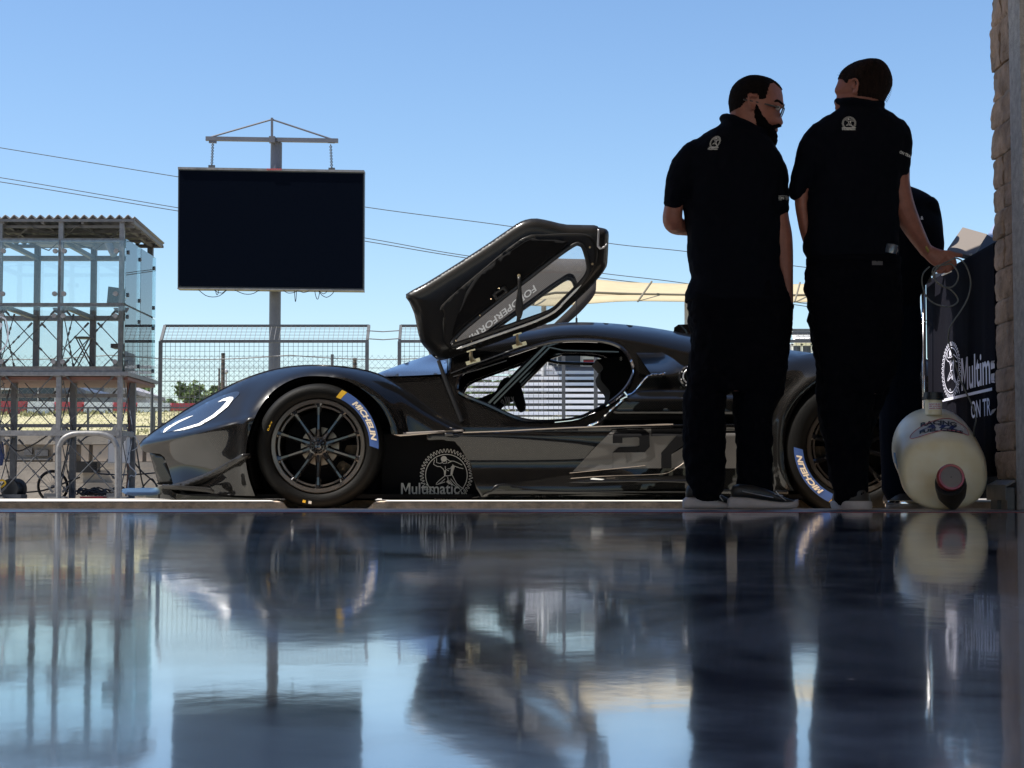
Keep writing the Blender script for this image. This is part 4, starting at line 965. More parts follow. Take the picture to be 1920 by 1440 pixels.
# arch lips (returns into the wheel wells)
def lip(poly, f, dep, nm, m_):
    mb = MB(); a = A1(poly, f)
    b_ = [p+Vector((0, dep, 0)) for p in a]; n = len(a)
    mb.add(a+b_, [[i, i+1, n+i+1, n+i] for i in range(n-1)]); mb.both = True
    return mb.build(nm, m_, car, smooth=True, fix=False)
lip(ARCH_F, df_front, .10, 'arch_lip', M['carbon'])
mb = MB(); mb.both = True; poly = dense(ARCH_F[2:-2], 8, False)
for s_ in (0,):
    a = [P(600+(u-600)*.985, 838+(v-838)*.985, 9.0) for u, v in poly]; g = (lambda p: Vector((p.x, 2*CY-p.y, p.z))) if s_ else (lambda p: p); n = len(a)
    off = 0.06
    L = [g(p+Vector((0,off+.0,0))) for p in a]+[g(p+Vector((0,.55,0))) for p in a]; mb.add(L, [[i, i+1, n+i+1, n+i] for i in range(n-1)])
    q = [P(u, v, 9.56) for u, v in poly]+[P(735,935,9.56)]; mb.add(q, [list(range(len(q)))])
mb.build('wheel_arch_liner', M['matte'], car, fix=False)
# crease trim under the fender tail
mb = MB(); add_panel(mb, panel([(738,815),(742,811.5),(800,808.5),(868,805.5),(870,809.5),(800,814),(750,818)], [], lambda u, v: 8.995+.04*sm((u-740)/130)+0*v, 5), CY, both=True); solid(mb.build('fender_trim', mat("satin grey trim", (.30,.26,.23), .35, metal=.4), car, smooth=True, fix=False), .02)

# greenhouse
GT = smoothpl([(705,701),(750,684),(804,666),(860,647),(920,631),(970,619),(1010,611.5),(1040,606.5),(1090,604),(1150,606.5),(1220,614),(1290,626),(1360,637),(1430,648.5),(1480,656),(1530,663),(1600,672),(1750,694),(1880,724),(1950,750)], 3)
def df_gh(u, v):
    w_ = dist_poly(GT, u, v)
    d = 9.37+.16*cl((800-v)/190, 0, 1)
    d = d+.30*sm((704-v)/34)*sm((846-u)/18)
    return d+roll(w_, np.interp(u, [700,850,1000,1300,1900], [.05,.1,.26,.30,.30]), np.interp(u, [700,850,1000,1100,1300,1500], [6,14,24,26,40,40]))
HOLE = smoothpl([(862,737),(857,722),(862,706),(876,694),(912,680),(960,664),(1005,649),(1040,640.5),(1080,638),(1128,640),(1155,647),(1171,658),(1183,676),(1188,694),(1185,708),(1175,725.6),(1161.5,740.5),(1141,756),(1114,771),(1087,783),(1054,789),(1015,790.5),(985,788),(957,779),(914,759)], 3, True)
GH = GT+[(1950,800),(1700,806),(1240,806),(1000,812),(870,815),(800,817),(735,817),(722,760),(708,715)]
mb = MB(); add_panel(mb, panel(GH, [HOLE], df_gh, 6), CY, both=True); mb.build('cockpit_shell', M['carbon'], car, smooth=True, fix=False)
i0 = [i for i, p in enumerate(GT) if p[0] > 1005][0]
mb = MB(); ribbon(mb, A1(GT[:i0+1], df_gh), CY, 10, .01); mb.build('windscreen', mat("dark windscreen glass", (.01,.012,.016), .03, coat=1), car, smooth=True)
mb = MB(); ribbon(mb, A1(GT[i0:], df_gh), CY, 10, .006); mb.build('roof', M['carbon'], car, smooth=True)
mb = MB(); add_panel(mb, panel([(706,703)]+[p for p in GT if 712 < p[0] < 834]+[(838,668),(838,701),(780,704),(724,706)], [], lambda u, v: df_gh(u, v)-.014, 5), CY, both=True); mb.build('windscreen_corner', mat("sky tinted windscreen glass", (.03,.045,.08), .08, coat=1, ior=1.8), car, smooth=True, fix=False)  # bluish base puts the sky's reflection into the corner glass
# door opening frame lip (edge seal)
hp = HOLE+[HOLE[0]]
mb = MB(); sx_ = [p for p in HOLE if p[0] > 1060 and p[1] > 668]
ring = A1(HOLE, lambda u, v: df_gh(u, v)-.004)
mb.tube(ring, .011, 6, closed=True); mb.both = True; autosmooth(mb.build('opening_seal', M['gloss'], car))
mb = MB(); a = A1(HOLE, df_gh); a.append(a[0]); n = len(a)
mb.add(a+[p+Vector((0,.09,0)) for p in a], [[i, i+1, n+i+1, n+i] for i in range(n-1)]); mb.both = True
mb.build('opening_return', M['gloss'], car, smooth=True, fix=False)
L = A1(smoothpl([(1136,762),(1160,746),(1178,727),(1187,707),(1188.5,692),(1183,674)],5), lambda u, v: df_gh(u, v)-.012)
mb = MB(); mb.tube(L, [.002]+[.0075]*(len(L)-2)+[.002], 6); L = A1([(1040,792),(1072,788.5),(1090,784.5),(1116,773)], lambda u, v: df_gh(u, v)-.012); mb.tube(L, .004, 6); autosmooth(mb.build('sunlit_seal_edge', M['chrome'], car))  # polished tubes stand in for sunlight along the seal
# inner cockpit
mb = MB(); z8 = ZV(797, 9.5)
x0, x1 = P(850,800,9.5).x, P(1210,800,9.5).x
mb.box(x0-.2, x1+.2, 9.46, 10.54, .06, z8-.10); mb.box(x0-.2, x1+.2, 9.44, 9.52, .06, z8-.012); mb.box(x0-.2, x1+.2, 10.48, 10.56, .06, z8-.012)
mb.box(x1+.10, x1+.15, 9.6, 10.4, .06, .80); mb.box(x0-.62, x0-.30, 9.5, 10.5, .06, .55)
mb.build('cockpit_tub', M['matte'], car)
mb = MB(); mb.box(P(345,800,9.5).x, P(1940,800,9.5).x, 9.42, 10.58, .06, .30); mb.build('chassis_core', M['matte'], car)
# seat
mb = MB(); seat = smoothpl([(1118,674),(1131,689),(1126,699),(1127,712),(1135,723),(1144,735),(1140,752),(1120,775),(1080,793),(1040,800),(1040,812),(1240,812),(1240,670),(1180,665)], 3)
sp = [P(u, v, 9.72) for u, v in seat]; mb.prism(sp, (0,.56,0)); mb.build('seat', M['matte'], car)
mb = MB(); put2d(mb, text2d('8', .03), lambda x, y: P(1162,676,9.70)+Vector((x, 0, y))); mb.build('seat_mark', M['print'], car)
# dash, steering wheel, cage
mb = MB(); mb.prism([P(u, v, 9.7) for u, v in smoothpl([(958,706),(968,706),(974,716),(982,742),(986,764),(975,769),(968,758),(962,745),(955,728)],3)], (0,.28,0)); mb.build('steering_wheel', M['matte'], car)
mb = MB(); mb.prism([P(u, v, 9.75) for u, v in smoothpl([(858,800),(860,735),(890,748),(915,740),(930,733),(938,716),(952,706),(962,716),(962,745),(940,748),(935,742),(915,765),(900,800)],2)], (0,.5,0)); mb.build('dashboard', M['matte'], car)
mb = MB(); rnd = random.Random(2)
for k in range(7): a = P(938+k*4, 744, 9.7); mb.tube([a, a+Vector((rnd.uniform(-.01,.02), 0, -.03)), a+Vector((rnd.uniform(-.01,.03), .02, -.07+rnd.uniform(0,.03)))], .003, 5)
mb.tube([P(950,722,9.7),P(956,716,9.7),P(960,724,9.7)], .004, 5); mb.build('wiring', M['silver'], car)
mb = MB(); cg = lambda u, v, y: P(u, v, y)
for (a, b_, r_) in (((1024,648),(916,757),.020),((1030,652),(926,757),.014),((1024,650),(1062,638),.012),((1024,650),(1056,657),.010),((1056,657),(1160,660),.010)):
    mb.tube([cg(*a, 9.52), cg(*b_, 9.52)], r_, 10)
mb.both = True; autosmooth(mb.build('roll_cage', M['gloss'], car))

# rear quarter
QT = smoothpl([(1182,641),(1209,640),(1236,657),(1263,673),(1285,688),(1340,699),(1400,693),(1440,683),(1480,671),(1530,662),(1600,656),(1680,660),(1760,680),(1850,712),(1930,758),(1975,800)], 3)
ARCH_R = smoothpl([(1738,930),(1742,880),(1740,830),(1728,780),(1700,740),(1660,714),(1602,704),(1560,709),(1530,721),(1510,737),(1495.5,755.5),(1483,777),(1475.5,800),(1471,825),(1470,851),(1473,880),(1480,901),(1488,920)], 4)
def df_q(u, v):
    d = 9.04+.36*sm((706-v)/50)*sm((1300-u)/70)+.10*sm((750-v)/20)*sm((1470-u)/60)
    d = d+.06*sm((v-772)/22)*sm((1460-u)/50)
    r = np.hypot(u-1602, v-838); d = d-.045*gau(r-142, 20)*sm((u-1440)/30)
    w_ = dist_poly(QT, u, v)
    return d+roll(w_, np.interp(u, [1180,1300,1450,1600], [.02,.03,.12,.2]), np.interp(u, [1180,1300,1450,1600], [8,10,40,55]))+.35*np.maximum(0,(u-1800)/175)**2
Q = QT+[(1985,860),(1975,925),(1850,935),(1760,935)]+ARCH_R+[(1440,918),(1400,800),(1300,802),(1240,802),(1120,803),(1150,773),(1178,745),(1200,718),(1222,703),(1206,680),(1190,657)]
mb = MB(); add_panel(mb, panel(Q, [], df_q, 6), CY, both=True); mb.build('rear_bodywork', M['carbon'], car, smooth=True, fix=False)
lip(ARCH_R, df_q, .12, 'arch_lip', M['carbon'])
i0 = [i for i, p in enumerate(QT) if p[0] > 1425][0]
mb = MB(); ribbon(mb, A1(QT[i0:]+[(1985,860),(1975,925)], df_q), CY, 10, -.005); mb.build('rear_deck', M['carbon'], car, smooth=True)
mb = MB(); mb.both = True
for s_ in (0,):
    g = (lambda p: Vector((p.x, 2*CY-p.y, p.z))) if s_ else (lambda p: p); poly = dense(ARCH_R, 8, False); n = len(poly)
    a = [P(1602+(u-1602)*.985, 838+(v-838)*.985, 9.0) for u, v in poly]
    mb.add([g(p+Vector((0,.06,0))) for p in a]+[g(p+Vector((0,.55,0))) for p in a], [[i, i+1, n+i+1, n+i] for i in range(n-1)])
    q = [P(u, v, 9.56) for u, v in poly]; mb.add(q, [list(range(len(q)))])
mb.build('wheel_arch_liner', M['matte'], car, fix=False)
# shut line edge with its sunlight put in as a polished tube, filler cap, roof snorkel
L = A1(smoothpl([(1102,800),(1122,791),(1138,776),(1150,765),(1162,755),(1172,744),(1186,737),(1200,722),(1212,708),(1222,703.5),(1240,702.5),(1247,700)],4), lambda u, v: df_q(u, v)-.012)
mb = MB(); rnd = random.Random(1); mb.tube(L, [.003+.006*rnd.random() for _ in L], 6); autosmooth(mb.build('shut_line_glint', M['chrome'], car))
mb = MB(); mb.tube([P(1170,735,8.98),P(1176,742,8.98)], .006, 6); mb.tube([P(1163,750,8.98),P(1170,746,8.98),P(1176,744,8.98)], .005, 6); mb.build('door_latch', M['chrome'], car)
mb = MB(); c = P(1295,706,9.10); mb.lathe([(.0,-.012),(.052,-.012),(.060,-.006),(.062,.02),(.0,.02)], c, (0,1,0), 32); filler = autosmooth(mb.build('fuel_filler', M['gloss'], car))
mb = MB(); mb.lathe([(.036,-.016),(.040,-.018),(.043,-.014)], c, (0,1,0), 32)
for k in range(8): a = k*pi/4+.3; mb.lathe([(.0,-.02),(.004,-.018),(.004,-.010)], c+Vector((cos(a)*.052,0,sin(a)*.052)), (0,1,0), 8)
mb.build('filler_ring', M['silver'], filler)
mb = MB(); mb.loft([[P(u, v+8, 9.86+k*.28) if j == 0 else P(u, v, 9.86+k*.28) for j, (u, v) in enumerate([(1262,622),(1264,614),(1272,608.5),(1290,608),(1330,612),(1360,622),(1360,640)])] for k in (0, .5, 1)], True); autosmooth(mb.build('roof_snorkel', M['carbon'], car))
mb = MB(); mb.tube([P(1081,606,10), P(1081,596,10)], .006, 6); mb.tube([P(1081,596,10), P(1081,560,10)], .0022, 5); mb.build('antenna', M['black'], car)
mb = MB(); L = [P(u, v, 9.78) for u, v in smoothpl([(1095,607),(1120,611),(1160,615.5),(1200,618),(1232,619.5)],4)]; mb.tube(L, .004, 5); mb.build('roof_vent_line', M['black'], car)

# side pod with number
def df_s(u, v):
    d = 9.03+.055*sm((v-809-cl(u-860,0,400)*.07)/(58-cl(u-860,0,400)*.075))*sm((1245-u)/330)-.02
    d = d+.05*sm((v-868)/30)*0-.03*sm((v-872)/45)*sm((1262-u)/170)
    d = d+.05*np.sin(cl((v-803)/12,0,1)*3.14)*.3
    return d+.03*sm((u-1262)/200)
SP = [(800,817),(868,812.5),(940,809.5),(1006,806),(1120,801),(1262,796),(1400,795),(1474,794),(1470,830),(1471,870),(1480,901),(1488,918),(1440,926),(1290,930),(1100,931),(903,932),(893,915),(887,895),(880,868),(869,852),(860,838),(853,829),(825,826),(800,827)]
mb = MB(); add_panel(mb, panel(SP, [], df_s, 4), CY, both=True); sp_ = solid(mb.build('side_panel', M['carbon'], car, smooth=True, fix=False), .012)
off = lambda k: (lambda u, v: df_s(u, v)-k)
mb = MB(); add_panel(mb, panel([(1074,884),(1110,845),(1149,806),(1157,806),(1149,815),(1149,831),(1167,831),(1167,821),(1196,819.5),(1199,822),(1199,835),(1196,837),(1160,839),(1149,848),(1149,880)], [], off(.009), 4)); mb.build('number_panel', M['grey2'], car, smooth=True, fix=False)
mb = MB(); add_panel(mb, panel([(1206,804),(1221,804),(1221,818),(1269,816.5),(1240,849),(1240,878),(1219,878),(1149.5,880),(1149.5,848.5),(1209,848),(1218,838),(1217,812)], [], off(.009), 4)); mb.build('number_panel', M['grey2'], car, smooth=True, fix=False)
mb = MB(); add_panel(mb, panel([(1292,832),(1310,812),(1390,812),(1390,878),(1259,878),(1259,852)], [], off(.009), 4)); mb.build('number_panel', M['grey2'], car, smooth=True, fix=False)
# the dark race number 27 left between the grey panels
mb = MB(); add_panel(mb, panel([(1157,806),(1205,804.5),(1216.5,812),(1217.5,838),(1208.5,847.5),(1149.5,848),(1160,839.5),(1196.5,837.5),(1199.5,835),(1199.5,822),(1196.5,819),(1166.5,820.5),(1166.5,830.5),(1149.5,830.5),(1149.5,815)], [], off(.014), 4))
add_panel(mb, panel([(1221.5,804),(1300,803),(1300,822),(1259,851),(1259,878),(1240.5,878),(1240.5,849.5),(1269.5,816.5),(1221.5,817.5)], [], off(.014), 4)); mb.build('race_number', M['matte'], car, smooth=True, fix=False, sep=True)
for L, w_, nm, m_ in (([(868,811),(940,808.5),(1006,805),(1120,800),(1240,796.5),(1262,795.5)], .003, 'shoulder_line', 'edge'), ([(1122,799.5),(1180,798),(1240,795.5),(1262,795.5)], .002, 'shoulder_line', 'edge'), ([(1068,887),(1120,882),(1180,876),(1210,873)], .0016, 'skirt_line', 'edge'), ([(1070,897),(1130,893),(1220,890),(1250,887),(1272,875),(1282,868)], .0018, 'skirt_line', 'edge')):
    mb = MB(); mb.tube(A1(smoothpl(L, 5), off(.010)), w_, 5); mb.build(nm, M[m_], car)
# lower aero blade / skirt
def df_k(u, v): return 8.99+.10*sm((v-925)/12)-.06*0+0*u
SK = smoothpl([(884,934),(900,932),(915,925),(925,913),(934,908),(948,907),(966,911),(1000,917),(1060,920)],3)+[(1240,918),(1400,918),(1478,920),(1478,936),(1300,937),(1000,937.5),(884,937.5)]
mb = MB(); add_panel(mb, panel(SK, [], df_k, 5), CY, both=True); solid(mb.build('side_skirt', M['carbon'], car, smooth=True, fix=False), .014)
mb = MB(); f = lambda u, v: 9.03-.10*sm((v-888)/14)+0*u
add_panel(mb, panel([(1060,906),(1108,897),(1220,892),(1300,886),(1300,905),(1220,901),(1108,904)], [], f, 4), CY, both=True); solid(mb.build('skirt_step', M['carbon'], car, smooth=True, fix=False), .01)
mb = MB(); mb.add(*panel([(1107,897.5),(1112,896),(1134,898.5),(1128,900),(1108,899)], [], lambda u, v: 8.91+0*u, 6)); solid(mb.build('skirt_decal', M['white'], car, fix=False), .004)
mb = MB(); mb.box(P(250,930,9.2).x+.15, P(1940,930,9.2).x, 9.1, 10.9, .036, .058); mb.build('floor_plank', M['matte'], car)
# splitter
def df_sp(u, v): return 9.05+.30*np.maximum(0, (330-u)/100)**1.5+.0*v
S1 = smoothpl([(228,922),(229,917.5),(236,915.5),(250,915),(270,914.5),(290,914.5),(296,912),(300,911.5),(306,911.5),(315,915),(322,920),(330,925),(345,928),(370,930),(400,931)],3)+[(480,934),(520,937),(520,939),(400,938.5),(330,937),(290,934.5),(262,931.5),(244,929),(234,926)]
mb = MB(); fs_ = lambda u, v: df_sp(u, v)+.22*sm((926-v)/12)*sm((300-u)/20); add_panel(mb, panel(S1, [], fs_, 4), CY, both=True)
pts = A1([(228,922),(234,926),(244,929),(262,931.5),(290,934.5),(330,937),(400,938.5),(520,939)], fs_); ribbon(mb, pts, CY, 6)
mb.build('splitter', M['carbon'], car, smooth=True, fix=False)
mb = MB(); L = smoothpl([(306,912),(330,914),(380,917.5),(395,920),(401,924)],4); mb.tube(A1(L, lambda u, v: df_sp(u, v)-.03), [.012]*(len(L)-3)+[.010,.007,.003], 8); autosmooth(mb.build('splitter_rail', M['carbon2'], car))
DP = [(322,908),(345,902.5),(380,890),(410,876),(436,861),(455,850.5),(457,857),(440,869),(412,885),(380,899),(348,911.5),(326,915)]
mb = MB(); fd = lambda u, v: df_front(u, v)-.05; add_panel(mb, panel(DP, [], fd, 4), CY, both=True); dp = solid(mb.build('dive_plane', M['carbon2'], car, smooth=True, fix=False), .05)
mb = MB()
for u, v in ((339,909),(425,873)): mb.lathe([(.0,-.004),(.006,-.004),(.006,.01)], A1([(u,v)], fd)[0], (0,1,0), 8)
mb.build('bolt', M['black'], dp)
# headlight
HL = smoothpl([(300,808),(315,797),(350,776),(392,752),(425,739),(443,734),(449,737),(444,744),(425,762),(400,781),(375,794),(345,802),(318,809),(303,812)],3)
mb = MB(); add_panel(mb, panel(HL, [], lambda u, v: df_front(u, v)-.004, 4), CY, both=True); hl = mb.build('headlight', mat("headlight lens", (.012,.014,.018), .04, coat=1), car, smooth=True, fix=False)
mb = MB()
for pl in ([(324,808.5),(345,802),(372,794),(398,778.5),(414,765),(424,754),(425,751),(417,751.5),(408,754),(418,748),(430,744),(437,744.5),(437,748),(427,762),(402,782),(376,797),(345,806)], [(305.5,811),(309,804),(318,798),(335,789),(352,782),(363,778.5),(352,784),(336,791.5),(321,800.5),(309,810)]):
    add_panel(mb, panel(pl, [], lambda u, v: df_front(u, v)-.008, 3), CY, both=True)
mb.build('light_strip', mat("white light guide", (.85,.85,.84), .4), hl, smooth=True, fix=False)

# board with the team logo behind the front wheel
mb = MB(); q = [(716,814),(915,814),(915,937),(716,937)]; f = lambda u, v: 9.36+0*u; add_panel(mb, panel(q, [], f, 40), CY, both=True); board = solid(mb.build('logo_board', M['matte'], car, fix=False), .01)
mb = MB(); s_ = 39*9.35/F; c = P(837,891,9.345); put2d(mb, LOGO, lambda x, y: c+Vector((x*s_, 0, y*s_))); mb.build('team_emblem', M['print'], board, fix=False)
mb = MB(); t = text2d('Multimatic', 1, .012); k = 109*9.33/F/t[2]; c2 = P(752,926.5,9.335); put2d(mb, t, lambda x, y: c2+Vector((x*k, 0, y*k*1.12))); mb.build('team_lettering', M['print'], board, fix=False)

# ---------------- wheels
def wheel(uc, vc, R, rot, far=False):
    Yf = 9.0 if not far else 2*CY-9.0; sg = 1 if not far else -1
    c = P(uc, vc, 9.0); c = Vector((c.x, Yf, c.z)); ax = Vector((0, sg, 0))
    mb = MB(); prof = [(.236,.03),(.243,.012),(.252,.004),(.268,-.004),(.285,-.006),(R-.022,.0),(R-.012,.010),(R-.003,.03),(R,.05),(R,.27),(R-.01,.30),(.29,.32),(.25,.31)]
    mb.lathe(prof, c, ax, 96); ty = autosmooth(mb.build('wheel', M['rubber'], car), 50)
    if far: 
        mb = MB(); mb.lathe([(.24,.02),(.0,.05)], c, ax, 32); mb.build('rim', M['gloss'], ty); return
    mb = MB(); mb.lathe([(.242,.010),(.238,.006),(.220,.010),(.217,.030),(.214,.05),(.212,.20),(.210,.30)], c, ax, 96)
    mb.lathe([(.211,.036),(.208,.024),(.199,.026),(.196,.05)], c, ax, 96)
    rim = autosmooth(mb.build('rim', M['rimm'], ty), 30)
    mb = MB(); n = 10
    for i in range(n):
        a = radians(90+rot)+2*pi*i/n; d = Vector((cos(a), 0, sin(a))); t = Vector((-sin(a), 0, cos(a)))
        L = []
        for r_, wd, y0 in ((.044,.018,.012),(.085,.0145,.018),(.16,.013,.022),(.200,.017,.020),(.229,.026,.012)):
            L.append([c+d*r_+t*wd+Vector((0,y0+.012,0)), c+d*r_+t*wd*.35+Vector((0,y0,0)), c+d*r_-t*wd*.35+Vector((0,y0,0)), c+d*r_-t*wd+Vector((0,y0+.012,0)), c+d*r_-t*wd*.8+Vector((0,y0+.05,0)), c+d*r_+t*wd*.8+Vector((0,y0+.05,0))])
        mb.loft(L)
    mb.build('spokes', M['gloss'], ty)
    mb = MB(); mb.lathe([(.0,-.012),(.014,-.014),(.020,-.008),(.026,.000),(.030,-.004),(.036,.002),(.040,.010),(.050,.014),(.054,.03),(.054,.07)], c, ax, 40)
    for i in range(12):
        a = i*pi/6; d = Vector((cos(a),0,sin(a))); mb.bar(c+d*.024+Vector((0,-.002,0)), c+d*.036+Vector((0,-.001,0)), .003)
    autosmooth(mb.build('hub', M['gloss'], ty))
    mb = MB(); mb.lathe([(.058,.10),(.098,.10),(.100,.104),(.100,.13)], c, ax, 48); mb.build('disc_bell', M['disc'], ty)
    mb = MB(); mb.lathe([(.100,.108),(.112,.106),(.112,.16)], c, ax, 48); mb.lathe([(.112,.15),(.185,.15),(.185,.17)], c, ax, 48); mb.build('brake_disc', M['matte'], ty)
    mb = MB()
    for a0, a1 in ((2,-20) if rot < 90 else (200,178), (-32,-52) if rot < 90 else (165,150)):
        L = []
        for k in range(7):
            a = radians(a0+(a1-a0)*k/6); d = Vector((cos(a),0,sin(a))); e = .010*sin(pi*k/6)
            L.append([c+d*(.140-e)+Vector((0,.09,0)), c+d*(.165)+Vector((0,.08-e,0)), c+d*(.192+e)+Vector((0,.09,0)), c+d*(.192+e)+Vector((0,.18,0)), c+d*(.140-e)+Vector((0,.18,0))])
        mb.loft(L)
    cal = mb.build('brake_caliper', M['tan_cal'], ty)
    # tyre lettering
    def on(r_, a, dy=-.0075):
        return c+Vector((cos(a)*r_, dy-.0005, sin(a)*r_))
    A = radians(64+rot); B = radians(0+rot)
    def arcband(a0, a1, r0, r1, m_, nm, dy=-.0072, slant=0):
        mb = MB(); k = 24; vs = []
        for i in range(k+1):
            a = a0+(a1-a0)*i/k; vs += [on(r0, a, dy), on((r0+r1)/2, a-slant/2, dy-.0008), on(r1, a-slant, dy)]
        mb.add(vs, [[3*i+j, 3*i+j+1, 3*i+j+4, 3*i+j+3] for i in range(k) for j in (0, 1)]); return mb.build(nm, m_, ty, fix=False)
    arcband(A, B, .265, .311, M['blue'], 'tyre_band', slant=.05)
    arcband(A+.10, A+.005, .265, .311, M['yellow'], 'tyre_band', slant=.05)
    t = text2d('MICHELIN', 1, .045, .25); k = (radians(46)*.278)/t[2]
    mb = MB(); a0 = radians(51+rot); put2d(mb, t, lambda x, y: on(.274+y*.036, a0-x*k/.278, -.0088)); mb.build('tyre_lettering', M['creamtxt'], ty, fix=False)
    mb = MB(); a = radians(-100+rot); put2d(mb, ([(0,0),(1,0),(1,1),(0,1)], [(0,1,2,3)]), lambda x, y: on(.284+y*.014, radians(-105+rot)+x*.055+.0, -.0078)); mb.build('tyre_mark', M['yellow'], ty, fix=False)
    mb = MB(); put2d(mb, ([(0,0),(1,0),(1,1),(0,1)], [(0,1,2,3)]), lambda x, y: on(.284+y*.014, radians(-99+rot)+x*.055, -.0078)); mb.build('tyre_mark', M['print'], ty, fix=False)
    t = text2d('D-8-V', 1, .02); k2 = .028/t[2]
    mb = MB(); put2d(mb, t, lambda x, y: on(.262+y*.011, radians(163+rot)-x*k2/.262*1.8, -.0075)); mb.build('tyre_marking', M['yellow'], ty, fix=False)
    for tt, aa in (('30/68-18', -88), ('SLICK', -50), ('RADIAL', 210)):
        t = text2d(tt, 1, 0); k3 = .10/t[2]; mb = MB(); put2d(mb, t, lambda x, y: on(.275-y*.024, radians(aa+rot)+x*k3/.28, -.0062)); mb.build('moulded_lettering', M['black'], ty, fix=False) if False else None
    return ty
wheel(596, 836, .322, 0); wheel(1602, 838, .357, 183)
wheel(596, 836, .322, 0, True); wheel(1602, 838, .357, 0, True)

# ---------------- raised doors
def zdoor(v): return CAMZ+(HOR-v)/F*9.3
def df_door(u, v): return 9.40-.27*(zdoor(v)-.775)+0*u
DO = smoothpl([(761,551.5),(796,532),(866.5,488),(920,453),(965,422),(985,412),(1007,409.5),(1035,415),(1063,421),(1114,422),(1122,426),(1134,428.5),(1141,435),(1141,453),(1139,492),(1135,504),(1125,518),(1103,543),(1072,571),(1044,596.5),(1016,610),(937,640),(866.5,664),(836,674),(819,674),(800,655),(788,639),(781,610),(776.5,588),(767,566)], 2, True)
DW = smoothpl([(849,640),(875,613),(937,563),(993,520.6),(1038,485.5),(1074.6,460),(1086,458),(1093,463),(1098.5,478),(1103,498),(1101,512),(1089,529),(1055,563),(1032,582.5),(979,602),(858,644),(851,644)], 3, True)
DT = smoothpl([(827,574),(897.5,512),(979,447.5),(1021,440.5),(1077,438),(1106,443),(1120,464),(1117,498),(1103,523),(1055,574),(1021,596.5),(858,657),(844,654),(833,641.5),(830,605),(833,588)], 3, True)
DI = smoothpl([(892,520.6),(984.6,453),(1010,450),(1066,454),(1030,482),(990,514),(934,558),(870,606),(849,632),(852,610),(866.5,571)], 2, True)
def door(far):
    f = lambda k: (lambda u, v: df_door(u, v)+k)
    mir = CY if far else None
    def pan(o, h, k, st, nm, m_, th, par): 
        mb = MB(); add_panel(mb, panel(o, h, f(k), st), mir); ob = mb.build(nm, m_, par, smooth=False, fix=False); solid(ob, th); autosmooth(ob, 40); return ob
    # inner frame: depth swells towards the outer edge of the shell
    mb = MB(); g = lambda u, v: df_door(u, v)+.02+.045*np.exp(-dist_poly(DO+[DO[0]], u, v)/9)
    add_panel(mb, panel(DO, [DW], g, 4), mir); d = mb.build('door', M['carbon2'], car, smooth=True, fix=False); solid(d, .012)
    mb = MB(); skin = lambda u, v: df_door(u, v)+.115-.02*np.exp(-dist_poly(DO+[DO[0]], u, v)/12); pn = panel(DO, [DW], skin, 6)
    add_panel(mb, (pn[0], [q[::-1] for q in pn[1]]), mir); sk = mb.build('door_skin', carbon("sky lit door skin carbon", .10, .06, .4, .8, .12), d, smooth=True, fix=False)  # paler carbon: sky light on the skin is put into its colour
    pan(DT, [DW], -.004, 6, 'door_frame', M['carbon2'], .02, d)
    pan(DI, [], -.016, 8, 'door_trim', M['matte'], .012, d)
    mb = MB(); pn = panel(DW, [], f(.05), 12); add_panel(mb, pn, mir); mb.build('window_pane', M['wglass'], d, fix=False)
    mb = MB(); L = A1(DW, f(-.01)); mb.tube([Vector((p.x,2*CY-p.y,p.z)) for p in L] if far else L, .011, 6, closed=True); autosmooth(mb.build('window_seal', M['black'], d))
    mb = MB(); L = A1(smoothpl([(856,654.5),(920,632),(993,606.5),(1032,589),(1048,577),(1060,564),(1090,534)],5), f(-.028)); r_ = [.006]*len(L); r_[0] = .001; r_[-1] = .001; r_[-2] = .003; mb.tube([Vector((p.x,2*CY-p.y,p.z)) for p in L] if far else L, r_, 6); autosmooth(mb.build('sunlit_edge_strip', M['white'], d))  # white strip puts the sunlit line below the window into the colour
    pan([(970.5,520),(977,520),(978,545),(980,562),(981.5,575),(980,588),(977,597),(970,597),(967,588),(966,575),(968,560),(971,545)], [], -.045, 6, 'pull_strap', M['black'], .02, d)
    mb = MB(); 
    for u, v, r_ in ((973,517,.009),(855,639,.004),(900,591.5,.004),(1106,464,.005),(936,541,.003),(921,561,.003),(1111,495,.006),(884,640,.003)): p = A1([(u,v)], f(-.03))[0]; p = Vector((p.x,2*CY-p.y,p.z)) if far else p; mb.lathe([(.0,-.008),(r_,-.006),(r_,.006)], p, (0,-1 if far else 1,0), 10)
    mb.build('fastener', M['brass'], d)
    th = radians(-36); hx = lambda a, b_: (938+a*cos(th)-b_*sin(th), 550+a*sin(th)+b_*cos(th))
    pan(smoothpl([hx(-14,-5),(hx(-12,-7)),hx(12,-7),hx(15,-4),hx(15,4),hx(12,7),hx(-12,7),hx(-15,4)],2,True), [smoothpl([hx(-9,-3),hx(9,-3),hx(9,3),hx(-9,3)],1,True)], -.026, 4, 'handle_bezel', M['black'], .01, d)
    pan([(1121,430),(1124,430),(1123,460),(1127,465),(1135,460),(1137,456),(1139,458),(1133,466),(1124,468),(1119,462)], [], -.004, 4, 'latch_plate', M['silver'], .004, d)
    if far:
        t = text2d('FORD PERFORMANCE'.replace(' ', ''), 1, .02, .15); k = 212/t[2]
        rd = Vector((-.785, .62)); up = Vector((.62, .785)); st = Vector((1001, 534))
        def m2(x, y):
            u = st.x+x*k*rd.x+y*16*up.x; v = st.y+x*k*rd.y+y*16*up.y; Y = 10.6
            for _ in range(5): Z = P(u, v, Y).z; Y = 2*CY-(9.40-.27*(Z-.775)+.115)-.006
            return P(u, v, Y)
        mb = MB(); put2d(mb, t, m2); mb.build('door_lettering', mat("pale sunstrip lettering", (.40,.40,.39), .5), d, fix=False)
    return d
door(False); door(True)
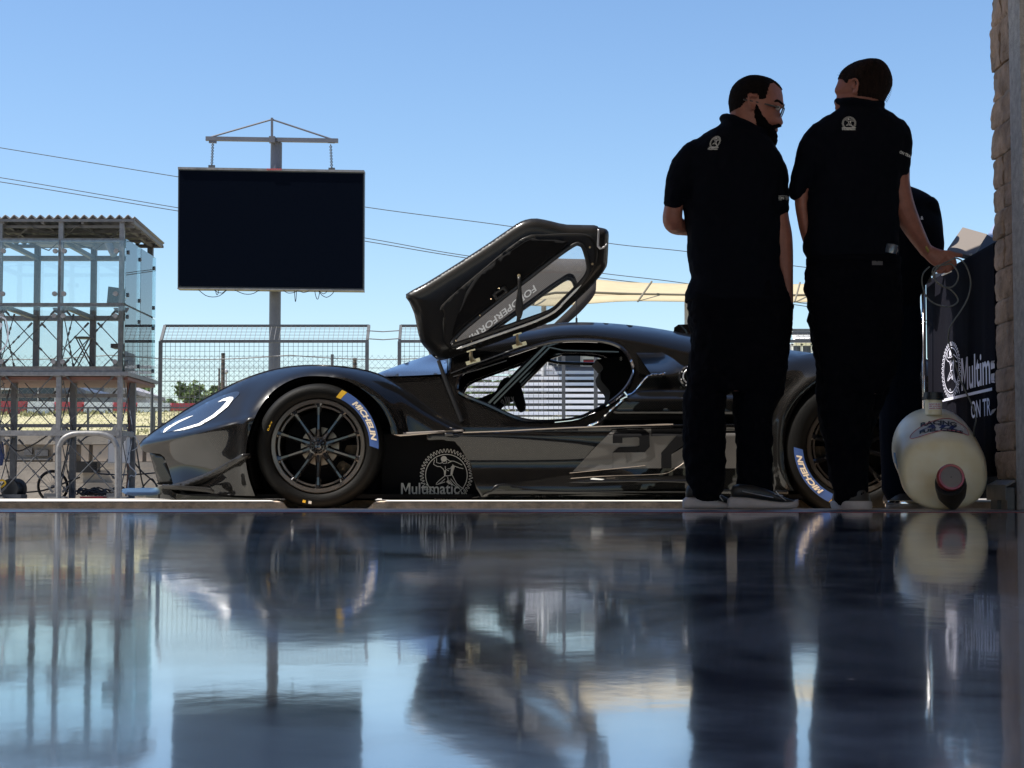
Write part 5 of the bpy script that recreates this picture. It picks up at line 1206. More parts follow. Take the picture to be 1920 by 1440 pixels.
for u, v in ((886,672), (973,641)):
    mb = MB(); L = [P(u-12,v+10,9.34), P(u+14,v+2,9.34)]; mb.bar(L[0], L[1], .02, .012); mb.tube([P(u-3,v-14,9.31), P(u-3,v-4,9.31), P(u-1,v+4,9.33)], [.008,.010,.012], 8); mb.tube([P(u-1,v-2,9.32), P(u-4,v+7,9.33)], .006, 6); mb.tube([P(u-1,v-2,9.32), P(u+5,v+5,9.33)], .006, 6); mb.bar(P(u-11,v-12,9.31), P(u+5,v-17,9.31), .008)
    ob = mb.build('hinge', M['brass'], car)
mb = MB(); mb.tube([P(822,676,9.40), P(838,720,9.38), P(866,790,9.36)], [.010,.012,.012], 8); autosmooth(mb.build('gas_strut', M['black'], car))
for L in ([(845,700),(880,686),(940,664),(975,650)], [(850,706),(900,692),(950,676)]):
    mb = MB(); mb.tube(A1(L, lambda u, v: df_gh(u, v)-.012), .003, 5); mb.build('pillar_line', M['galv'], car)
# ================================================================== PEOPLE
def rows_loft(mb, rows, n=30, ex=2.4, dens=3, Y=None):
    rows = smoothpl([tuple(r) for r in rows], dens)
    rings = []
    for v, uL, uR, ry, Yc in rows:
        a = P(uL, v, Yc); b_ = P(uR, v, Yc); cx = (a.x+b_.x)/2; rx = abs(b_.x-a.x)/2; ring = []
        for k in range(n):
            t = 2*pi*k/n; c_, s_ = cos(t), sin(t)
            ring.append(Vector((cx+rx*math.copysign(abs(c_)**(2/ex), c_), Yc+ry*math.copysign(abs(s_)**(2/ex), s_), a.z)))
        rings.append(ring)
    return mb.loft(rings, True)
def limb(mb, pts, n=16, dens=4):
    pts = smoothpl([tuple(p) for p in pts], dens) if dens > 1 else pts
    Q = [(P(u, v, Y), r_*Y/F, rd) for u, v, Y, r_, rd in pts]
    t0 = (Q[0][0]-Q[1][0]).normalized(); t1 = (Q[-1][0]-Q[-2][0]).normalized()
    Q = [(Q[0][0]+t0*Q[0][1]*.75, Q[0][1]*.3, Q[0][2]*.3), (Q[0][0]+t0*Q[0][1]*.5, Q[0][1]*.75, Q[0][2]*.75)]+Q+[(Q[-1][0]+t1*Q[-1][1]*.5, Q[-1][1]*.75, Q[-1][2]*.75), (Q[-1][0]+t1*Q[-1][1]*.75, Q[-1][1]*.3, Q[-1][2]*.3)]
    rings = []; m = len(Q)
    for i, (p, r_, rd) in enumerate(Q):
        t = (Q[min(i+1, m-1)][0]-Q[max(i-1, 0)][0]).normalized(); a = t.cross(Vector((0,1,0)))
        a = a.normalized() if a.length > .1 else Vector((1,0,0)); b_ = t.cross(a)
        rings.append([p+a*r_*cos(2*pi*k/n)+b_*rd*sin(2*pi*k/n) for k in range(n)])
    return mb.loft(rings, True)
def loftx(mb, rows, n=16, ex=3):
    rings = []
    for u, vt, vb, Yc, hy in rows:
        a = P(u, vt, Yc); b_ = P(u, vb, Yc); cz = (a.z+b_.z)/2; rz = (a.z-b_.z)/2
        rings.append([Vector((a.x, Yc+hy*math.copysign(abs(cos(t))**(2/ex), cos(t)), cz+rz*math.copysign(abs(sin(t))**(2/ex), sin(t)))) for t in [2*pi*k/n for k in range(n)]])
    return mb.loft(rings, True)
def head(rows, Yc, sf, n=120):
    rows = smoothpl([tuple(map(float, r)) for r in rows], 9); R_ = []; uv = []
    for v, ub, uf, ry in rows:
        cx = (ub+uf)/2; rx = abs(uf-ub)/2; ring = []
        for k in range(n):
            t = 2*pi*k/n; c_ = cos(t); s_ = sin(t)
            y = ry*s_*(1-.5*max(0, c_*sf)**2.2); u = cx+rx*c_
            ring.append(P(u, v, Yc)+Vector((0, y, 0))); uv.append((u, v))
        R_.append(ring)
    return R_, uv
def shell(R_, uv, pred, off, name, m_, parent, jit=0, seed=0):
    n = len(R_[0]); rnd = random.Random(seed); V = []; 
    ctr = [sum((p for p in r), Vector())/n for r in R_]
    for i, r in enumerate(R_):
        for k, p in enumerate(r):
            d = (p-ctr[i]); a = r[(k+1) % n]-r[k-1]; b_ = R_[min(i+1,len(R_)-1)][k]-R_[max(i-1,0)][k]; nn = a.cross(b_)
            nn = nn.normalized() if nn.length > 1e-9 else Vector((0,0,1))
            if nn.dot(d) < 0: nn = -nn
            if i < 9: nn = (nn+Vector((0,0,1.5))).normalized()
            V.append(p+nn*(off+jit*rnd.random()))
    fs = [[i*n+k, i*n+(k+1) % n, (i+1)*n+(k+1) % n, (i+1)*n+k] for i in range(len(R_)-1) for k in range(n) if pred(*uv[i*n+k])]
    fs = [list(range(n))]+fs if pred(*uv[0]) else fs
    used = sorted({i for f in fs for i in f}); mp = {j: i for i, j in enumerate(used)}
    mb = MB(); mb.add([V[j] for j in used], [[mp[i] for i in f] for f in fs])
    o = mb.build(name, m_, parent, smooth=True); solid(o, off+.004, -1); wrinkle(o, .0035, .006); return o
def pin(poly, u, v): return bool(inside(poly, np.array([float(u)]), np.array([float(v)]))[0])
def decal(target, items, lift=.003):
    bpy.context.view_layer.update(); dg = bpy.context.evaluated_depsgraph_get(); bv = BVHTree.FromObject(target, dg); base = WL[target.name]
    org = Vector((0, 0, CAMZ)); last = 7.4
    for name, m_, data, fn, par in items:
        vs = []; ok = []
        for x, y in data[0]:
            u, v = fn(x, y); d = (P(u, v, 10)-org).normalized(); h = bv.ray_cast(org-base, d, 30)
            if h[0] is not None: q = h[0]+base; last = q.y
            else: q = P(u, v, last)
            vs.append(q-d*lift); ok.append(h[0] is not None)
        mb = MB(); mb.add(vs, [f for f in data[1] if all(ok[i] for i in f)]); mb.build(name, m_, par, fix=False)
def rot2(a): c_, s_ = cos(radians(a)), sin(radians(a)); return lambda x, y: (x*c_-y*s_, x*s_+y*c_)

def shrink(rows, px, dy): return [(v, uL+px, uR-px, max(.02, ry-dy), Y) for v, uL, uR, ry, Y in rows]

# ---------------- first man (left, bearded, looking right)
Y = 7.5
p1 = thing('person', 'bearded man in glasses and dark polo shirt, turning his head to the right', 'person', (XU(1375, Y), Y, 0), 'crew in dark polo shirts')
HR = [(142.8,1408,1420,.008),(144,1401,1428,.025),(148,1391,1443,.045),(155,1381,1455,.060),(165,1373,1464,.071),(177,1369,1467.5,.077),(190,1367,1469,.079),(199,1368,1470,.079),(207,1369,1463,.077),(215,1370,1463.5,.074),(224,1370,1467,.070),(231,1369,1468.5,.066),(235,1368,1465,.064),(238.5,1367,1457.5,.062),(242,1366,1459,.060),(247,1366,1458.5,.058),(252,1366,1453,.056),(258,1367,1452,.054),(266,1369,1448,.048),(274,1374,1440,.040)]
R1, uv1 = head(HR, Y, 1)
TR = [(226,1361,1384,.05,Y),(236,1345,1403,.075,Y),(252,1322,1427,.10,Y),(263,1306,1442,.115,Y),(276,1296,1454,.12,Y),(295,1286,1467,.125,Y),(330,1281,1468,.13,Y),(370,1281,1466,.13,Y),(410,1284,1463,.13,Y),(450,1289,1462,.13,Y),(500,1291,1463,.13,Y),(520,1295,1468,.13,Y),(545,1287,1474,.13,Y),(566,1285,1479,.13,Y)]
HP = [(530,1296,1470,.12,Y),(560,1289,1483,.128,Y),(600,1291,1486,.13,Y),(640,1295,1482,.13,Y),(680,1297,1477,.125,Y),(712,1296,1472,.11,Y),(735,1305,1458,.09,Y)]
LL = [(1335,670,Y,42,.085),(1325,720,Y,39,.085),(1320,770,Y,40,.085),(1320,830,Y,40,.085),(1322,880,Y,38,.08),(1325,905,Y,34,.075),(1324,916,Y,33,.075)]
LR = [(1428,670,Y,48,.09),(1424,720,Y,48,.09),(1412,765,Y,39,.085),(1412,800,Y,35,.08),(1415,840,Y,34,.08),(1414,875,Y,34,.08),(1416,905,Y,34,.075),(1416,914,Y-.02,33,.08)]
AL = [(1300,300,Y,17,.045),(1275,345,Y,17,.045),(1263,390,Y,18,.045),(1263,418,Y+.02,19,.045),(1285,428,Y+.1,14,.04),(1320,432,Y+.2,11,.035),(1350,430,Y+.24,10,.03)]
AR = [(1440,300,Y,18,.045),(1454,350,Y,20,.045),(1459,405,Y,20,.045),(1464,440,Y,21.5,.045),(1467,475,Y,20.5,.042),(1472,515,Y,15.5,.036),(1477,550,Y,10.5,.03),(1479,575,Y,8.5,.026),(1477,600,Y,10,.03)]
mb = MB(); mb.loft(R1, True); limb(mb, [(1398,215,Y,30,.055),(1396,250,Y,32,.06),(1392,290,Y,38,.07)])
rows_loft(mb, shrink(TR[1:], 10, .02)); rows_loft(mb, shrink(HP, 10, .02))
for L in (AL, AR): limb(mb, L)
for L in (LL, LR): limb(mb, [(u, v, y, r_-9, rd-.02) for u, v, y, r_, rd in L]+[(L[-1][0]+3, 926, Y+.01, 12, .025)])
def ear(mb, c, sx, sy, rx, rz):   # c: ear centre; sx: towards the back of the head; sy: outward
    e = [c+Vector((sx*rx*cos(t)*(1.0 if sin(t) > 0 else .7), sy*(.006+.008*max(0, cos(t))), rz*sin(t))) for t in np.arange(-2.2, 2.5, .35)]
    mb.tube(e, [.006]*len(e), 10); mb.lathe([(.0,-.01),(rx*.7,-.008),(rx*.8,.001),(.0,.003)], c, (0,sy,0), 14); mb.tube([c+Vector((sx*.002, 0, -rz*.5)), c+Vector((sx*.001, sy*.006, -rz*1.0))], [.009,.007], 10)
for s_ in (-1, 1): ear(mb, P(1406,200,Y)+Vector((0,s_*.080,0)), -1, s_, .020, .031)
k_ = mb.v[-96:]
for f_ in range(4): limb(mb, [(1348+f_*3,430+f_*5,Y+.24,5,.009),(1362+f_*3,432+f_*5,Y+.25,4.5,.008),(1372+f_*2,438+f_*5,Y+.23,4,.008)], 8, 2)
body1 = remesh(mb.build('body', M['skin'], p1, smooth=True), .0048, 3)
HAIR1 = [(1360,130),(1480,130),(1470,172),(1462,166),(1447,157),(1438,162),(1433,178),(1428,192),(1418,193),(1414,182),(1398,181),(1393,195),(1384,206),(1366,212),(1355,212)]
shell(R1, uv1, lambda u, v: pin(HAIR1, u, v), .0030, 'hair', M['hair_b'], p1)
mb = MB(); B1 = smoothpl([(222,1412,1428,.074,Y),(232,1410,1440,.074,Y),(241,1408,1450,.070,Y),(250,1406,1455,.066,Y),(258,1407,1457,.062,Y),(266,1414,1457,.052,Y),(272,1430,1455,.036,Y),(278,1446,1453,.014,Y)], 3)
rows_loft(mb, B1, ex=2.2, dens=1); limb(mb, [(1417,198,Y-.069,5,.012),(1421,214,Y-.066,8,.014),(1428,230,Y-.060,12,.016)], 10); limb(mb, [(1447,240,Y-.035,4,.02),(1456,237,Y-.012,3,.02),(1460,237.5,Y,2,.02)], 8); limb(mb, [(1417,198,Y+.069,5,.012),(1421,214,Y+.066,8,.014),(1428,230,Y+.060,12,.016)], 10)
bd = remesh(mb.build('beard', M['beard'], p1, smooth=True), .0035, 1); wrinkle(bd, .012, .012)
mb = MB(); limb(mb, [(1451,190.5,Y-.052,2.4,.004),(1458,189,Y-.042,2.8,.004),(1467,195,Y-.02,2.2,.004)], 8); limb(mb, [(1451,190.5,Y+.052,2.4,.004),(1458,189,Y+.042,2.8,.004),(1467,195,Y+.02,2.2,.004)], 8); mb.build('eyebrow', M['beard'], p1, smooth=True)
mb = MB(); mb.lathe([(.0,-.011),(.008,-.008),(.011,0),(.0,.011)], P(1456,206,Y)+Vector((0,-.038,0)), (0,1,0), 14); mb.build('eye', mat("eye", (.5,.46,.44), .2), p1, smooth=True)
gl = MB(); gl.bar(P(1394,186.5,Y-.083), P(1461,201,Y-.062), .0055, .009); gl.bar(P(1394,186.5,Y+.083), P(1461,201,Y+.062), .0055, .009)
for dy in (-.034, .032):
    c = P(1464.5 if dy < 0 else 1468, 210, Y)+Vector((0, dy, 0)); e = [c+Vector((.009*sin(t)*1.0-.003*cos(t), .026*cos(t)*(-1 if dy < 0 else 1), .024*sin(t))) for t in np.arange(0, 6.28, .3)]; gl.tube(e, .0023, 6, closed=True)
glasses = gl.build('glasses', M['black'], p1)
mb = MB()
for dy in (-.034, .032):
    c = P(1464.5 if dy < 0 else 1468, 210, Y)+Vector((0, dy, 0)); e = [c+Vector((.009*sin(t)-.003*cos(t), .026*cos(t)*(-1 if dy < 0 else 1), .024*sin(t))) for t in np.arange(0, 6.2, .3)]; mb.add(e, [list(range(len(e)))])
mb.build('lens', mat("spectacle lens", (.6,.6,.6), .05, alpha=.45), glasses)
mb = MB(); rows_loft(mb, TR)
limb(mb, [(1308,285,Y,28,.07),(1285,315,Y,29,.075),(1270,350,Y,25,.07),(1262,376,Y,19.5,.065),(1261,381,Y,19,.064)]); limb(mb, [(1432,298,Y,26,.07),(1450,322,Y,27,.075),(1455,360,Y,24.5,.07),(1457,388,Y,22.5,.066),(1457,394,Y,22.5,.066)])
mb.tube([P(1397+42*cos(t), 243+19*cos(t)+1*sin(t), Y)+Vector((0, .078*sin(t), .006)) for t in np.arange(0, 6.28, .25)], .016, 10, closed=True)
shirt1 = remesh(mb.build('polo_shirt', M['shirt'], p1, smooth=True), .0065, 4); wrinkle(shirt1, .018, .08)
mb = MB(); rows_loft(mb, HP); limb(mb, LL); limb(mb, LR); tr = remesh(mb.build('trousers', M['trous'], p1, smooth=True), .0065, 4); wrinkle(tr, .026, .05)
def shoe(par, rs, ru, laces):
    mb = MB(); loftx(mb, rs); s_ = autosmooth(mb.build('shoe', M['sole'], par), 50)
    mb = MB(); loftx(mb, ru, ex=2.4); autosmooth(mb.build('shoe_upper', M['black'], s_), 60)
    mb = MB()
    for L in laces: mb.tube([P(u, v, y) for u, v, y in smoothpl(L, 4)], .0022, 5)
    mb.build('laces', M['silver'], s_)
Ys = Y+.02
shoe(p1, [(1280,941,950,Ys,.02),(1281,936,953,Ys,.034),(1286,932,955,Ys,.04),(1310,932,955,Ys,.042),(1340,937,955,Ys,.05),(1362,943,955,Ys,.052),(1378,944,954,Ys,.04),(1384,945,951,Ys,.02)],
     [(1286,920,933,Ys,.02),(1289,911,934,Ys,.032),(1300,907,934,Ys,.036),(1320,909,936,Ys,.038),(1340,920,939,Ys,.044),(1360,932,944,Ys,.046),(1376,940,946,Ys,.03)],
     [[(1318,921,Ys-.046),(1335,924,Ys-.048),(1352,930,Ys-.048)], [(1344,924,Ys-.046),(1350,932,Ys-.048),(1356,940,Ys-.048)]])
Ys = Y-.06
shoe(p1, [(1364,941,950,Ys,.02),(1365,936,953,Ys,.034),(1371,931,955,Ys,.04),(1400,932,955,Ys,.042),(1430,937,955,Ys,.05),(1462,941,955,Ys,.054),(1482,940,954.5,Ys,.05),(1492,937,952,Ys,.035),(1496,936,948,Ys,.018)],
     [(1371,920,932,Ys,.02),(1374,911,934,Ys,.032),(1386,907,934,Ys,.036),(1410,909,936,Ys,.038),(1436,916,939,Ys,.044),(1460,928,942,Ys,.048),(1480,936,942,Ys,.042),(1490,938,942,Ys,.025)],
     [[(1392,921,Ys-.044),(1420,927,Ys-.048),(1450,933,Ys-.052)], [(1455,921,Ys-.048),(1463,930,Ys-.052),(1474,939,Ys-.050)], [(1452,926,Ys-.05),(1468,930,Ys-.05)]])
sk = .9
r1 = lambda x, y: (1340+x*8.2-y*3.0*-1, 267-y*9.5)
tx = text2d('Multimatic', 1, .03)
items = [('back_emblem', M['print'], logo2d(.055, 30), lambda x, y: (1341+x*7.6+y*3.2, 266.5-y*9.2), shirt1),
 ('back_emblem', M['print'], stroke([(0,0),(18,0)], 1.3), lambda x, y: (1329+x, 276.2-y), shirt1),
 ('back_emblem', M['print'], tx, lambda x, y: (1327.5+x*18/tx[2], 280.8-y*3.4/tx[3]), shirt1)]
ts = text2d('ON TRACK', 1, .04)
items += [('sleeve_print', M['print'], ts, lambda x, y: (1460+x*34/ts[2], 374-y*5.5/ts[3]), shirt1), ('sleeve_print', M['print'], stroke([(0,0),(16,0),(16,8),(0,8)], .6, True), lambda x, y: (1460+x, 375-y), shirt1)]
decal(shirt1, items)

# ---------------- second man (right, looking left, reaching to the table)
Y = 7.42
p2 = thing('person', 'tall brown haired man in dark polo shirt reaching over the table with a cable', 'person', (XU(1600, Y), Y, 0), 'crew in dark polo shirts')
HR = [(112.3,1638,1626,.008),(114,1647,1616,.028),(118,1655,1603,.048),(125,1661.5,1590,.062),(135,1667,1579,.072),(147,1670.5,1573,.077),(158,1671,1569,.079),(166,1668.5,1565.5,.079),(172,1666,1565,.078),(179,1662,1568.5,.076),(187,1658,1567,.073),(194,1655,1564.5,.069),(199,1652,1566,.066),(204,1650,1565.5,.064),(210,1649,1570,.060),(218,1647,1580,.05)]
R2, uv2 = head(HR, Y, -1)
TR = [(192,1600,1645,.055,Y),(203,1574,1654,.075,Y),(214,1556,1672,.09,Y),(228,1536,1690,.105,Y),(248,1520,1700,.12,Y),(275,1513,1700,.13,Y),(310,1512,1694,.13,Y),(350,1513,1686,.13,Y),(400,1511,1684,.13,Y),(440,1508,1684,.13,Y),(470,1508.5,1684,.13,Y),(488,1516,1684,.125,Y)]
HP = [(462,1512,1682,.12,Y),(490,1516,1685,.125,Y),(512,1511,1687,.13,Y),(540,1510,1689,.13,Y),(580,1516,1690,.13,Y),(605,1518,1690,.13,Y),(640,1522,1688,.13,Y),(680,1530,1684,.12,Y),(710,1536,1672,.12,Y),(740,1545,1655,.1,Y)]
LL = [(1590,660,Y,62,.1),(1588,700,Y,58,.1),(1586,740,Y,55,.1),(1584,780,Y,50.5,.095),(1586,830,Y,40,.085),(1587,870,Y,35.5,.08),(1592,900,Y,33.5,.08),(1597,930,Y,32,.08)]
LR = [(1640,660,Y+.08,40,.09),(1625,720,Y+.14,42,.09),(1606,780,Y+.18,38,.085),(1600,840,Y+.2,32,.08),(1598,900,Y+.22,28,.075)]
AL = [(1540,265,Y,18,.045),(1515,320,Y,17,.045),(1503,370,Y,13,.045),(1506,410,Y,11,.042),(1512,440,Y+.02,10,.04),(1524,480,Y+.07,9,.03),(1530,510,Y+.12,10,.03)]
AR = [(1680,255,Y,22,.05),(1683,310,Y,23,.05),(1683,345,Y,23.5,.05),(1691,382,Y+.01,23,.048),(1705,415,Y+.03,20,.044),(1719,441,Y+.05,16.5,.038),(1731,461,Y+.07,13.5,.03),(1738,471,Y+.08,13,.026)]
mb = MB(); mb.loft(R2, True); limb(mb, [(1622,175,Y,32,.058),(1624,205,Y,32,.06),(1622,250,Y,38,.07)])
rows_loft(mb, shrink(TR[1:], 10, .02)); rows_loft(mb, shrink(HP, 10, .02)); limb(mb, AL); limb(mb, AR)
Yh = Y+.08
limb(mb, [(1736,468,Yh,12.5,.024),(1746,476,Yh,14.5,.022),(1757,483,Yh,17,.022),(1768,487,Yh,17,.021),(1776,490,Yh,13,.020)], 16)
for L in ([(1766,475,Yh-.012,6.5,.012),(1778,475,Yh-.016,5.8,.011),(1790,477.5,Yh-.014,5,.010),(1803,479,Yh-.010,4.2,.008)],
          [(1776,480,Yh-.018,6.3,.012),(1786,486,Yh-.024,6,.011),(1789,496,Yh-.020,5.5,.010),(1783,503,Yh-.006,4.8,.009)],
          [(1774,488,Yh-.02,6.3,.012),(1781,497,Yh-.028,6,.011),(1778,506,Yh-.022,5.3,.010),(1770,508,Yh-.008,4.6,.009)],
          [(1766,494,Yh-.018,6,.011),(1769,504,Yh-.026,5.4,.010),(1763,509,Yh-.02,4.8,.009),(1757,507,Yh-.008,4.4,.008)],
          [(1748,484,Yh+.012,7,.012),(1756,495,Yh+.022,6.2,.011),(1766,500,Yh+.02,5.4,.010),(1775,500,Yh+.012,4.6,.009)]): limb(mb, L, 12, 3)
for L in (LL, LR): limb(mb, [(u, v, y, r_-9, rd-.02) for u, v, y, r_, rd in L]+[(L[-1][0], 930, L[-1][2], 18, .04)])
for f_ in range(4): limb(mb, [(1530+f_*5,512,Y+.12,4.5,.009),(1532+f_*5,524,Y+.125,4.3,.008),(1533+f_*5,534,Y+.12,3.8,.008)], 8, 2)
for s_ in (-1, 1): ear(mb, P(1595,170,Y)+Vector((0,s_*.078,0)), 1, s_, .014, .031)
body2 = remesh(mb.build('body', M['skin'], p2, smooth=True), .0042, 2)
HAIR2 = [(1560,100),(1690,100),(1690,196),(1656,197),(1640,191),(1610,187),(1601,186),(1600,170),(1596,154),(1588,152),(1583,160),(1578,150),(1572,147),(1566,140)]
shell(R2, uv2, lambda u, v: pin(HAIR2, u, v), .0045, 'hair', M['hair_br'], p2)
mb = MB(); rnd = random.Random(8)
for i in range(170):
    a = rnd.uniform(0, 1); L = smoothpl([(1576,142),(1590,128),(1612,117),(1640,115),(1660,128),(1670,150),(1668,172),(1660,190)],6); q = L[int(a*(len(L)-1))]; dy = rnd.uniform(-.06,.06)*(.4+.6*min(1,a*2)); 
    c = P(q[0], q[1], Y+dy); o_ = (c-P(1622,160,Y)).normalized(); f_ = Vector((-.6,0,.15)) if a < .4 else Vector((.1,0,-.5)); mb.tube([c-o_*.008, c+o_*.004+f_*.006, c+o_*.005+f_*.016], [.0012,.001,.0003], 4)
mb.build('stray_hair', M['hair_br'], p2)
mb = MB(); rows_loft(mb, TR)
limb(mb, [(1545,250,Y,28,.07),(1525,275,Y,28,.075),(1512,310,Y,25,.07),(1500,345,Y,20,.066),(1495,362,Y,18.5,.064)]); limb(mb, [(1672,240,Y,27,.07),(1683,262,Y,27,.075),(1684,295,Y,26,.072),(1681,316,Y,24.5,.07),(1679,322,Y,24.5,.07)])
mb.tube([P(1611+40*cos(t), 199+3*cos(t)-5*sin(t), Y)+Vector((0, .075*sin(t), .012)) for t in np.arange(0, 6.28, .25)], .017, 10, closed=True)
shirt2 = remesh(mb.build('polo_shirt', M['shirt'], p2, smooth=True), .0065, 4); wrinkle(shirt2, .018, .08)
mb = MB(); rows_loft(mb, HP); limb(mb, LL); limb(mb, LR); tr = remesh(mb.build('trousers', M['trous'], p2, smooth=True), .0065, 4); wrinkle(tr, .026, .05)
mb = MB(); rows_loft(mb, [(484,1512,1688,.134,Y),(487,1512,1688,.136,Y),(493,1512,1688,.136,Y),(496,1512,1688,.134,Y)], dens=1); mb.build('belt', M['trous'], p2, smooth=True)
mb = MB(); mb.lathe([(.0,-.02),(.026,-.018),(.028,0),(.026,.02),(.0,.02)], P(1671,468,Y-.10), (.2,0,1), 18); autosmooth(mb.build('phone_case', mat("glossy phone case", (.05,.07,.1), .15, coat=1), p2))
t_ = text2d('Multimatic', 1, .03)
decal(tr, [('pocket_tag', mat("grey tag", (.11,.10,.10), .8), ([(0,0),(1,0),(1,1),(0,1)], [(0,1,2,3)]), lambda x, y: (1635+x*20, 497-y*8), tr)])
for k, yy in ((0, Y+.05), (1, Y+.24)):
    mb = MB(); u0 = 1600-k*8
    rows_loft(mb, [(939,u0-31,u0+29,.13,yy),(941,u0-33,u0+31,.135,yy),(950,u0-31,u0+32,.14,yy),(954.5,u0-29,u0+30,.135,yy)], ex=2.6, dens=1); s_ = autosmooth(mb.build('shoe', M['sole'], p2), 50)
    mb = MB(); rows_loft(mb, [(915,u0-24,u0+22,.05,yy-.07),(928,u0-29,u0+28,.10,yy-.02),(940,u0-30,u0+29,.13,yy)], ex=2.4, dens=2); autosmooth(mb.build('shoe_upper', M['black'], s_), 60)
mb = MB(); mb.tube([P(1733,466,Yh)+Vector((.022*cos(t)*.6-.006*0, -.034*sin(t), .026*cos(t)*-.8)) for t in np.arange(0, 6.28, .3)], .006, 8, closed=True); mb.build('wristband', mat("olive wristband", (.30,.24,.04), .5), p2, smooth=True)
tx2 = text2d('Multimatic', 1, .03); rr = rot2(-24)
decal(shirt2, [('back_emblem', M['print'], logo2d(.05, 30), lambda x, y: (1592+x*10.5, 231-y*10), shirt2), ('back_emblem', M['print'], stroke([(0,0),(26,0)], 1.3), lambda x, y: (1578.5+x, 239.5-y), shirt2), ('back_emblem', M['print'], tx2, lambda x, y: (1579+x*25/tx2[2], 244-y*3.8/tx2[3]), shirt2),
 ('sleeve_print', M['print'], ts, lambda x, y: (1686+rr(x*30/ts[2], y*5.5/ts[3])[0], 287-rr(x*30/ts[2], y*5.5/ts[3])[1]), shirt2)])

# ---------------- third man, bending over the table behind
Y = 8.15
p3 = thing('person', 'man in dark polo shirt bending over the table, mostly hidden behind the tall man', 'person', (XU(1690, Y), Y, 0), 'crew in dark polo shirts')
TR = [(352,1672,1708,.06,Y+.12),(360,1662,1726,.09,Y+.10),(370,1655,1743,.11,Y+.08),(382,1652,1755,.12,Y+.06),(400,1652,1761,.13,Y+.05),(430,1650,1765,.14,Y),(475,1652,1767,.14,Y),(520,1656,1742,.13,Y),(560,1660,1722,.12,Y),(580,1660,1722,.12,Y)]
HP = [(560,1662,1720,.11,Y),(600,1655,1726,.12,Y),(650,1650,1728,.12,Y),(690,1650,1726,.11,Y),(720,1655,1722,.1,Y)]
LL = [(1688,690,Y,38,.09),(1688,750,Y,40,.085),(1689,820,Y,40,.08),(1692,880,Y,40,.08),(1694,918,Y,41,.08)]
mb = MB(); mb.lathe([(.0,-.115),(.05,-.10),(.085,-.05),(.09,0),(.08,.06),(.05,.10),(.0,.115)], P(1668,306,Y+.22), (-.2,.3,1), 20); limb(mb, [(1668,330,Y+.2,22,.06),(1680,372,Y+.1,28,.07)])
rows_loft(mb, shrink(TR, 8, .02)); rows_loft(mb, shrink(HP, 6, .02)); limb(mb, [(u, v, y, r_-9, rd-.02) for u, v, y, r_, rd in LL]); limb(mb, [(1745,395,Y,18,.05),(1752,440,Y+.05,17,.045),(1748,475,Y+.12,13,.04),(1735,500,Y+.16,9,.03)])
for f_ in range(4): limb(mb, [(1732-f_*3,500+f_*3,Y+.16,4,.009),(1722-f_*3,505+f_*3,Y+.17,4,.008),(1714-f_*2,508+f_*3,Y+.16,3.5,.008)], 8, 2)
remesh(mb.build('body', M['skin'], p3, smooth=True), .006, 3)
mb = MB(); mb.lathe([(.0,.125),(.055,.105),(.092,.055),(.097,0),(.0,-.02)], P(1668,306,Y+.22), (-.2,.3,1), 20); mb.build('hair', M['hair_b'], p3, smooth=True)
mb = MB(); rows_loft(mb, TR); limb(mb, [(1738,385,Y,22,.07),(1746,415,Y,20,.07),(1750,450,Y+.04,18,.06)]); s3 = remesh(mb.build('polo_shirt', M['shirt'], p3, smooth=True), .0075, 4)
mb = MB(); rows_loft(mb, HP); limb(mb, LL); remesh(mb.build('trousers', mat("dark blue twill", (.0035,.006,.012), .95, spec=.05), p3, smooth=True), .0075, 4)
mb = MB(); rows_loft(mb, [(925,1662,1722,.13,Y+.05),(936,1658,1726,.14,Y+.05),(944,1660,1724,.14,Y+.05)], dens=2); mb.build('shoe', M['black'], p3, smooth=True)
decal(s3, [('sleeve_print', M['print'], text2d('&', 1, .03), lambda x, y: (1726+x*8, 412-y*9), s3)])

# ================================================================== TABLE, LAPTOPS, JUG
KX = 1.87
def cpt(u, v, off=0):     # point on the long cloth face
    Yq = (KX-off)/((u-960)/F/ (1) - .028)
    for _ in range(4): pt = P(u, v, Yq); Yq = Yq*(KX-off+.028*Yq)/pt.x
    return P(u, v, Yq)
zt = 1.155
tb = thing('table', 'tall table under a printed dark navy cloth beside the stone pier', 'table', (2.5, 8.2, 0))
mb = MB(); y0, y1 = 7.56, 8.97; X = lambda y: KX+.028*y
nn = 60; L = []
for k in range(nn+1): y = y1+(y0-y1)*k/nn; L.append((y, X(y)))
def wav(y, z): return .010*sin(y*17)*(1-(z/zt))*1.2+.004*sin(y*41+z*3)*(1-z/zt)
zs = [zt, zt-.02, .95, .75, .55, .35, .14]
vs = [(X(y)+wav(y, z)+(.0 if z < zt else .012), y, z) for z in zs for y, x in L]
fs = [[r*(nn+1)+i, r*(nn+1)+i+1, (r+1)*(nn+1)+i+1, (r+1)*(nn+1)+i] for r in range(len(zs)-1) for i in range(nn)]
mb.add(vs, fs)
mb.add([(X(y1)+.012,y1,zt),(X(y0)+.012,y0,zt),(3.2,y0,zt),(3.2,y1,zt)], [(0,1,2,3)])
mb.add([(X(y0),y0,zt-.01),(3.2,y0,zt-.01),(3.2,y0,.14),(X(y0),y0,.14)], [(0,1,2,3)])
mb.add([(X(y1),y1,zt-.01),(3.2,y1,zt-.01),(3.2,y1,.75),(X(y1),y1,.75)], [(0,1,2,3)])
tag(mb.build('tablecloth', M['cloth'], smooth=False), 'dark navy tablecloth printed with a white gear emblem and lettering', 'tablecloth')
clo = [o for o in C.objects if o.name.startswith('tablecloth')][0]; autosmooth(clo, 50)
def cz(u, v): return cpt(u, v, .014)
pY = lambda u: cz(u, 700).y
